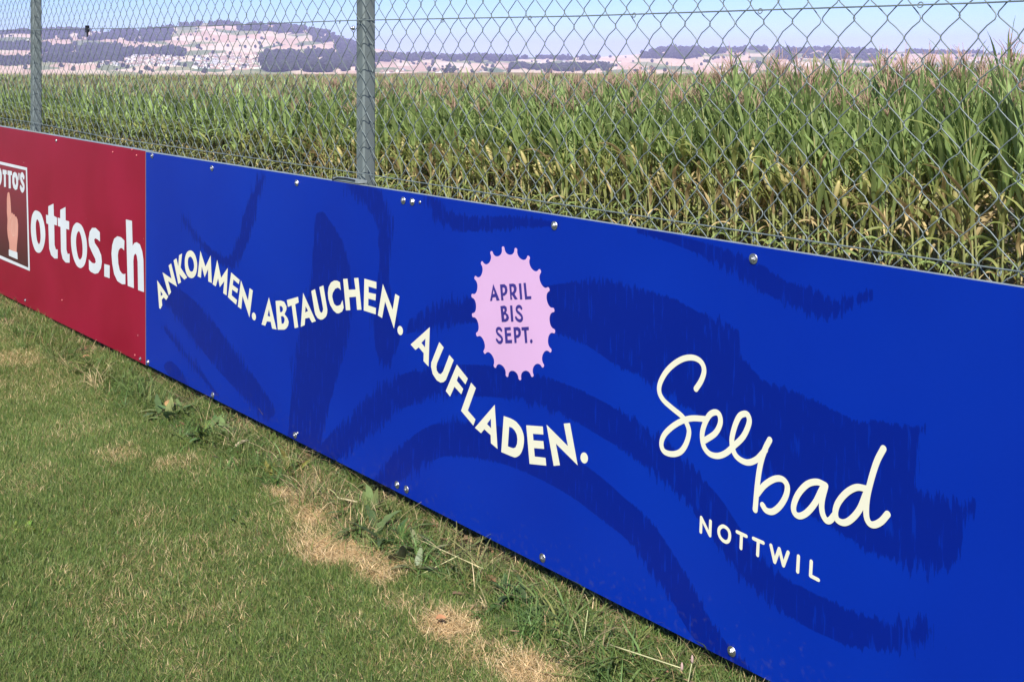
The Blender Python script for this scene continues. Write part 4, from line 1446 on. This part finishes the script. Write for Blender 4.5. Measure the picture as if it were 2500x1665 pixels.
def blades(name, X, Y, L, wd, lean, colr, m, label, cat, seg=2, z0=None, az=None, curl=.9):
    n = len(X)
    if az is None: az = rng.uniform(0, 6.283, n)
    z0 = np.zeros(n) if z0 is None else z0
    if Y.max() < .6: z0 = z0 + rise(Y)
    dx, dy = np.cos(az), np.sin(az)
    levels = []
    px_, py_, pz_ = X.copy(), Y.copy(), z0 - .004
    fa = rng.uniform(0, 6.283, n)
    wx, wy = np.cos(fa), np.sin(fa)
    ang = lean.copy()
    hw_ = wd / 2
    for s in range(seg + 1):
        f = 1 - s / seg
        hh = hw_ * (f ** .6)
        if s < seg:
            levels.append(np.stack([px_ - wx * hh, py_ - wy * hh, pz_], -1))
            levels.append(np.stack([px_ + wx * hh, py_ + wy * hh, pz_], -1))
        else:
            levels.append(np.stack([px_, py_, pz_], -1))
        st = L / seg
        px_ = px_ + dx * np.sin(ang) * st
        py_ = py_ + dy * np.sin(ang) * st
        pz_ = pz_ + np.cos(ang) * st
        ang = ang + curl * lean * .8 + .1
        ang = np.minimum(ang, 1.9)
    V = np.stack(levels, 1)
    nv = V.shape[1]
    T = []
    for s in range(seg - 1):
        a = 2 * s
        T += [(a, a + 1, a + 3), (a, a + 3, a + 2)]
    T.append((2 * (seg - 1), 2 * (seg - 1) + 1, 2 * seg))
    T = np.array(T)
    Tr = (T[None] + (np.arange(n) * nv)[:, None, None]).reshape(-1, 3)
    C = np.repeat(colr[:, None, :], nv, 1)
    if Y.max() < .6: V[:, :, 2] = np.maximum(V[:, :, 2], rise(V[:, :, 1]) + .001)
    o = obj(name, fast_mesh(name, V.reshape(-1, 3), Tr, m, attr=C.reshape(-1, 3), smooth=True))
    return props(o, label, cat, kind='stuff')

def in_frame(X, Y, mx=90, my=110):
    x, y, t = project(np.c_[X, Y, np.zeros(len(X))])
    return (t > .3) & (x > -mx) & (x < 2500 + mx) & (y < 1665 + my) & (y > 300)

GREEN = np.array([(.100, .180, .038), (.138, .215, .050), (.088, .158, .042), (.19, .25, .068), (.235, .26, .085)])
STRAW = np.array([(.74, .55, .30), (.65, .47, .245), (.80, .62, .365), (.50, .345, .17)])
def grass_colours(d):
    n = len(d)
    isdry = rng.random(n) < np.clip(.035 + d * 1.3, 0, .985)
    g = GREEN[rng.integers(0, len(GREEN), n)] * rng.uniform(.75, 1.3, (n, 1))
    # partly yellowed
    y = np.clip(d * .8 + rng.normal(0, .12, n), 0, .6)[:, None]
    g = g * (1 - y) + np.array([.30, .27, .10]) * y
    s = STRAW[rng.integers(0, len(STRAW), n)] * rng.uniform(.7, 1.2, (n, 1))
    return np.where(isdry[:, None], s, g), isdry

NB = 1150000
X, Y = rng.uniform(-8.6, -1.2, NB), rng.uniform(-1.75, .16, NB)
k = in_frame(X, Y)
X, Y = X[k], Y[k]
xx, yy, tt_ = project(np.c_[X, Y, np.zeros(len(X))])
k = rng.random(len(X)) < np.clip(1.25 - .10 * (tt_ - 2.8), .45, 1) * np.where(Y > -.13 - .16 * fbm(X * 4, X * 0 + 2), .38, 1)
X, Y = X[k], Y[k]
d = dryness(X, Y)
C, isdry = grass_colours(d)
clump = fbm(X * 14, Y * 14)
L = (.015 + .019 * rng.random(len(X))) * (.7 + .7 * clump) * np.where(isdry, 1 + .55 * d, 1 - .35 * d)
lean = np.abs(rng.normal(.45, .28, len(X))) + np.where(isdry, .75 * d, 0)
flow = 2 * math.pi * fbm(X * 1.3, Y * 1.3) * 1.5
az = flow + rng.normal(0, 1.8, len(X))
blades('lawn_grass', X, Y, L, rng.uniform(.0014, .0028, len(X)), lean, C, M['grass'], 'short mown lawn grass with dried straw patches in front of the boards', 'grass', 2, az=az)
print('lawn blades', len(X))
# the lawn beyond the picture, thinner
X, Y = np.r_[rng.uniform(-10.5, 1.5, 330000), rng.uniform(-16, 4, 90000)], np.r_[rng.uniform(-4.2, .12, 330000), rng.uniform(-8, .12, 90000)]
k = ~in_frame(X, Y)
X, Y = X[k], Y[k]
C, isdry = grass_colours(dryness(X, Y))
blades('lawn_grass', X, Y, .022 + .020 * rng.random(len(X)), rng.uniform(.004, .0085, len(X)), np.abs(rng.normal(.6, .3, len(X))), C, M['grass'], 'short lawn grass farther out from the boards', 'grass', 1)

# unmown margin under and along the boards
n = 95000
X = rng.uniform(-9.4, -.4, n)
Y = .03 - np.abs(rng.normal(0, .12, n)) + .05 * rng.random(n)
tuft = fbm(X * 5 + 3, Y * 5)
k = (tuft > .40) & in_frame(X, Y, 300, 400)
X, Y, tuft = X[k], Y[k], tuft[k]
d = np.clip(dryness(X, Y) * .35, 0, 1)
C, isdry = grass_colours(d)
L = rng.uniform(.035, .12, len(X)) * (.45 + 1.3 * (tuft - .3)) * np.interp(Y, [-.35, -.16, -.06, .05], [.65, 1.2, .90, .75])
n2_ = 7000                                   # tall stems right under the lower edge
X2 = rng.uniform(-9.4, -.4, n2_)
Y2 = rng.uniform(-.035, .06, n2_)
k2 = in_frame(X2, Y2, 300, 400) & (fbm(X2 * 6 + 1, Y2 * 6) > .36)
X2, Y2 = X2[k2], Y2[k2]
C2, _ = grass_colours(np.clip(fbm(X2 * 3, Y2 * 3) * .9 - .25, 0, 1))
X, Y, L, C = np.r_[X, X2], np.r_[Y, Y2], np.r_[L, rng.uniform(.035, .085, len(X2))], np.r_[C, C2]
blades('margin_grass', X, Y, L, rng.uniform(.0018, .0042, len(X)), np.abs(rng.normal(.55, .32, len(X))), C * .9, M['grass'], 'longer unmown grass along the foot of the boards', 'grass', 4, curl=.55)
# loose tussocks of the margin, each leaning its own way
nc = 760
ccx = rng.uniform(-8.8, -1.0, nc)
ccy = .01 - np.abs(rng.normal(0, .105, nc))
typ = rng.random(nc)
nbl = rng.integers(20, 60, nc)
ci = np.repeat(np.arange(nc), nbl)
n = len(ci)
ca = rng.uniform(0, 6.283, nc)
X = ccx[ci] + rng.normal(0, .018, n)
Y = ccy[ci] + rng.normal(0, .016, n)
Lc = rng.uniform(.05, .15, nc) * np.interp(ccy, [-.35, -.20, -.08, .02], [.60, 1.10, .72, .55])
colc = np.where(typ[:, None] < .62, np.array([(.12, .21, .058)]), np.where(typ[:, None] < .93, np.array([(.19, .24, .08)]), np.array([(.50, .40, .22)])))
C = colc[ci] * rng.uniform(.55, 1.3, (n, 1)) * rng.uniform(.8, 1.2, (nc, 1))[ci]
k = in_frame(X, Y, 200, 300)
blades('margin_tussocks', X[k], Y[k], (Lc[ci] * rng.uniform(.5, 1.15, n))[k], rng.uniform(.0018, .0052, n)[k], (np.abs(rng.normal(.70, .35, n)) + .25 * (Y > -.12))[k], C[k], M['grass'],
       'tangled tussocks of long grass crowding the foot of the boards', 'grass', 4, az=(ca[ci] + rng.normal(0, 1.3, n))[k], curl=.5)
# brown leaf litter
n = 4200
X, Y = rng.uniform(-8.8, -1.0, n), .06 - np.abs(rng.normal(0, .10, n))
C = np.array([(.20, .11, .06), (.12, .075, .045), (.30, .20, .12), (.08, .06, .04)])[rng.integers(0, 4, n)] * rng.uniform(.6, 1.2, (n, 1))
blades('leaf_litter', X, Y, rng.uniform(.015, .045, n), rng.uniform(.008, .020, n), rng.uniform(.9, 1.5, n), C, M['dead'], 'brown leaf litter along the foot of the boards', 'litter', 3, z0=rng.uniform(0, .02, n), curl=.2)
# dead thatch lying under the boards
n = 4500
X = rng.uniform(-9.4, -.4, n)
Y = .0 - np.abs(rng.normal(0, .10, n)) + .16 * rng.random(n)
k = in_frame(X, Y, 300, 400)
X, Y = X[k], Y[k]
C = STRAW[rng.integers(0, 4, len(X))] * rng.uniform(.15, .85, (len(X), 1))
blades('dead_thatch', X, Y, rng.uniform(.05, .17, len(X)), rng.uniform(.0012, .0028, len(X)), rng.uniform(.9, 1.45, len(X)), C, M['dead'], 'dead straw lying along the foot of the boards', 'straw', 3, z0=rng.uniform(.0, .022, len(X)), curl=.1)
# dark leaf litter and ground cover behind the gap
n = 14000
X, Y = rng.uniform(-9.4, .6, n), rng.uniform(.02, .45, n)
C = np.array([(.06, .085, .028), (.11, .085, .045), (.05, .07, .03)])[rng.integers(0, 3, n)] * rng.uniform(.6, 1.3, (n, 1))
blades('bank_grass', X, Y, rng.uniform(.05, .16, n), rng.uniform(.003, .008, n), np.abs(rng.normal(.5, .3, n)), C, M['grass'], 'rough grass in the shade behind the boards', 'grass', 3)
# rough growth on the bank between fence and field
n = 26000
X, Y = rng.uniform(-45, 0, n), .6 + 9.3 * rng.random(n) ** .8
C, isdry = grass_colours(np.clip(fbm(X, Y) * 1.3 - .1, 0, 1))
blades('bank_grass', X, Y, rng.uniform(.06, .22, n), rng.uniform(.004, .010, n), np.abs(rng.normal(.5, .3, n)), C, M['grass'], 'rough grass and stubble on the strip behind the fence', 'grass', 3, z0=bank_z(X, Y))

# ------------------------------------------------------------------ weeds, tufts and litter along the boards
def broad_leaf(L, wd, lean, droop, seed, teeth=0.0, n=7):
    V, Fq = leaf_geo(L, wd, lean, droop, n, seed, .25, 0.0)
    if teeth > 0:
        rr = np.random.default_rng(seed)
        q = V.reshape(n + 1, 3, 3)
        for i in range(1, n):
            f = 1 - teeth * (i % 2)
            q[i, 0] = q[i, 1] + (q[i, 0] - q[i, 1]) * f
            q[i, 2] = q[i, 1] + (q[i, 2] - q[i, 1]) * f
        V = q.reshape(-1, 3)
    return V, Fq
def front(x, y):
    p = on_ground(x, y)
    if p[1] > -.12:
        p = (on_plane(x, y, -.12)[0], -.12, 0)
    return (p[0], p[1], float(rise(p[1])))
def weed(pos, nl, L, wd, label, cl, teeth=0.0, name='weed', lean=(.75, 1.4), droop=(.2, .7), cat='weed'):
    e = empty(name, pos)
    props(e, label, cat)
    a0 = rng.uniform(0, 6.28)
    spread = .05 if name == 'grass_tuft' else .035
    for k in range(nl):
        V, Fq = broad_leaf(L * rng.uniform(.4 if name == 'grass_tuft' else .6, 1.15), wd * rng.uniform(.75, 1.15), rng.uniform(*lean), rng.uniform(*droop), int(rng.integers(1, 1e6)), teeth)
        T = []
        for f in Fq: T += [(f[0], f[1], f[2]), (f[0], f[2], f[3])]
        c = np.array(cl) * rng.uniform(.45, 1.05) * np.array([rng.uniform(.85, 1.3), 1, .9])
        o = obj('leaf', fast_mesh('leaf', V, np.array(T), M['weed'], attr=np.tile(c, (len(V), 1)), smooth=True), e)
        o.rotation_euler = (0, 0, a0 + k * 2.4 + rng.normal(0, .3))
        o.location = (rng.normal(0, spread), rng.normal(0, spread), 0)
    return e
weed(front(235, 838), 20, .11, .030, 'leafy green weed in the lawn below the red board', (.17, .26, .09), .3)
weed(front(305, 880), 16, .10, .026, 'small weed close under the right end of the red board', (.16, .25, .08))
weed(front(435, 968), 26, .11, .036, 'broad leaved weed beside the tan fallen leaf', (.20, .29, .12), .25)
weed(front(525, 1003), 22, .10, .030, 'bushy weed just right of the tan fallen leaf', (.17, .26, .10))
weed(front(505, 1088), 60, .13, .007, 'light green grassy tussock left of the third lower bolt', (.17, .25, .07), lean=(.6, 1.4), droop=(.3, 1.0))
weed(front(690, 1130), 34, .08, .020, 'yellowish clover clump left of the bald patch', (.26, .29, .08), lean=(.5, 1.3))
weed(front(880, 1235), 12, .11, .032, 'big leaved dock plant under the lower board edge', (.18, .23, .09), lean=(.6, 1.3))
weed(front(955, 1262), 14, .13, .034, 'dark green weed under the pair of lower bolts', (.12, .19, .08), .3)
weed(front(1015, 1380), 14, .10, .026, 'grey green drooping weed right of the bald patch', (.22, .26, .15), lean=(.5, 1.2))
weed(front(85, 1295), 40, .026, .013, 'bright green clover patch at the left edge of the lawn', (.22, .34, .07), lean=(.6, 1.3))
weed(front(560, 1260), 12, .05, .012, 'low dark weed in the middle of the lawn', (.09, .15, .05), lean=(.8, 1.3))
weed(front(1255, 1475), 14, .10, .024, 'dark leafy weed below the single lower bolt', (.10, .18, .07), .3)
weed(front(1390, 1560), 110, .155, .0058, 'large light green grass tuft near the bottom right of the lawn', (.20, .27, .10), name='grass_tuft', lean=(.7, 1.5), droop=(.3, 1.0), cat='grass tuft')
weed(front(1525, 1645), 100, .15, .0068, 'spreading green grass tuft at the bottom edge of the picture', (.18, .26, .09), name='grass_tuft', lean=(.8, 1.5), droop=(.2, .9), cat='grass tuft')
weed(front(1080, 1345), 60, .17, .0045, 'thin yellowed grass tuft under the middle of the blue board', (.24, .25, .10), name='grass_tuft', lean=(.9, 1.5), droop=(.1, .7), cat='grass tuft')
weed(front(1140, 1395), 60, .18, .0045, 'straggling pale grass tuft left of the single lower bolt', (.26, .27, .12), name='grass_tuft', lean=(.9, 1.5), droop=(.1, .7), cat='grass tuft')

def fallen(pos, L, wd, cl, label, rz):
    V, Fq = leaf_geo(L, wd, 1.2, .5, 6, int(rng.integers(1, 1e6)), .5, .4)
    T = []
    for f in Fq: T += [(f[0], f[1], f[2]), (f[0], f[2], f[3])]
    V = V - V.mean(0) + np.array([0, 0, .030])
    o = obj('fallen_leaf', fast_mesh('fallen_leaf', V, np.array(T), M['dead'], attr=np.tile(np.array(cl), (len(V), 1)), smooth=True), None, pos)
    o.rotation_euler = (0, 0, rz)
    return props(o, label, 'leaf')
fallen(front(1075, 1535), .030, .020, (.46, .22, .11), 'small orange dead leaf on the dry grass', .6)
fallen(front(412, 992), .055, .026, (.46, .28, .12), 'tan fallen leaf lying among the weeds', 2.3)
fallen(front(208, 893), .045, .026, (.36, .20, .10), 'brown fallen leaf below the red board', 1.0)
fallen(front(1195, 1405), .055, .030, (.26, .13, .07), 'crumpled reddish brown dead leaf under the board', .3)
fallen(front(590, 1050), .07, .018, (.55, .43, .30), 'pale curled dead leaf under the third lower bolt', 1.7)

def straw(p0, p1, h0, h1, rad, cl, label, head=None, name='straw_stalk', bow=.0):
    a, b_ = np.array(front(*p0)), np.array(front(*p1))
    a[2], b_[2] = a[2] + h0, b_[2] + h1
    m_ = (a + b_) / 2 + np.array([0, 0, bow])
    o0 = a.copy()
    o0[2] = 0
    t = MB()
    t.tube([a - o0, (a + m_) / 2 - o0 + np.array([0, 0, bow * .25]), m_ - o0, (m_ + b_) / 2 - o0 + np.array([0, 0, bow * .25]), b_ - o0], [rad, rad, rad * .95, rad * .85, rad * .7], 5)
    me = mesh(name, t.v, t.f, mat(name + '_colour', cl, .7, var=.15, scale=30), True)
    o = props(obj(name, me, None, tuple(o0)), label, 'stalk')
    if head:
        hb = MB()
        hb.tube([(0, 0, -.006), (0, 0, 0), (0, 0, .008), (0, 0, .014)], [.0015, .0036, .0032, .001], 7)
        obj('flower_head', mesh('flower_head', hb.v, hb.f, mat('flower_head_colour', head, .8, var=.2, scale=80), True), o, tuple(b_ - o0))
    return o
straw((820, 1178), (872, 1152), .02, .045, .0035, (.56, .47, .27), 'thick pale straw lying under the lower board edge')
straw((795, 1182), (840, 1258), .03, .006, .0016, (.45, .45, .20), 'thin bent green stalk beside the bald patch', bow=.02)
straw((1720, 1668), (1752, 1600), .01, .05, .0028, (.60, .52, .28), 'straight pale straw rising at the bottom edge', None)
straw((1672, 1640), (1690, 1625), .0, .10, .0016, (.48, .50, .25), 'thin flower stalk standing in front of the board', (.40, .28, .24), name='flower_stalk')
straw((1885, 1690), (1890, 1690), .0, .075, .0016, (.55, .50, .42), 'short flower stalk with round head at the bottom right', (.38, .22, .22), name='flower_stalk')
straw((1480, 1580), (1665, 1560), .03, .07, .0018, (.48, .46, .24), 'long grass stalk with a pinkish head leaning right', (.44, .30, .26), name='flower_stalk')
straw((1425, 1600), (1435, 1520), .02, .09, .0013, (.48, .50, .24), 'upright pale grass stem in the large tuft', name='straw_stalk')
straw((1180, 1320), (1000, 1330), .05, .03, .0014, (.52, .46, .24), 'thin dry straw stretched left under the board', name='straw_stalk')
straw((1120, 1340), (1010, 1420), .05, .004, .0015, (.50, .48, .24), 'long straw slanting down to the left under the board')
straw((1430, 1580), (1520, 1668), .02, .006, .0014, (.50, .50, .25), 'fine pale stem slanting across the bottom grass')

# ------------------------------------------------------------------ air between here and the hills
HAZE = 1.1e-4
if HAZE > 0:
    hm = bpy.data.materials.new('hazy_air')
    hm.use_nodes = True
    hn = hm.node_tree.nodes
    hn.clear()
    ho = hn.new('ShaderNodeOutputMaterial')
    hv = hn.new('ShaderNodeVolumePrincipled')
    hv.inputs['Color'].default_value = (.60, .57, 1.0, 1)
    hv.inputs['Density'].default_value = HAZE
    hv.inputs['Anisotropy'].default_value = -.3
    hm.node_tree.links.new(hv.outputs[0], ho.inputs['Volume'])
    zlo = float(HP[:, 2].min()) - 40
    b = MB()
    b.box(-10500, 10500, -10500, 10500, zlo, float(HP[:, 2].max()) + 40)
    hz = b.build('haze', hm)
    props(hz, 'thin pale haze lying over the far hills', 'haze', kind='stuff')
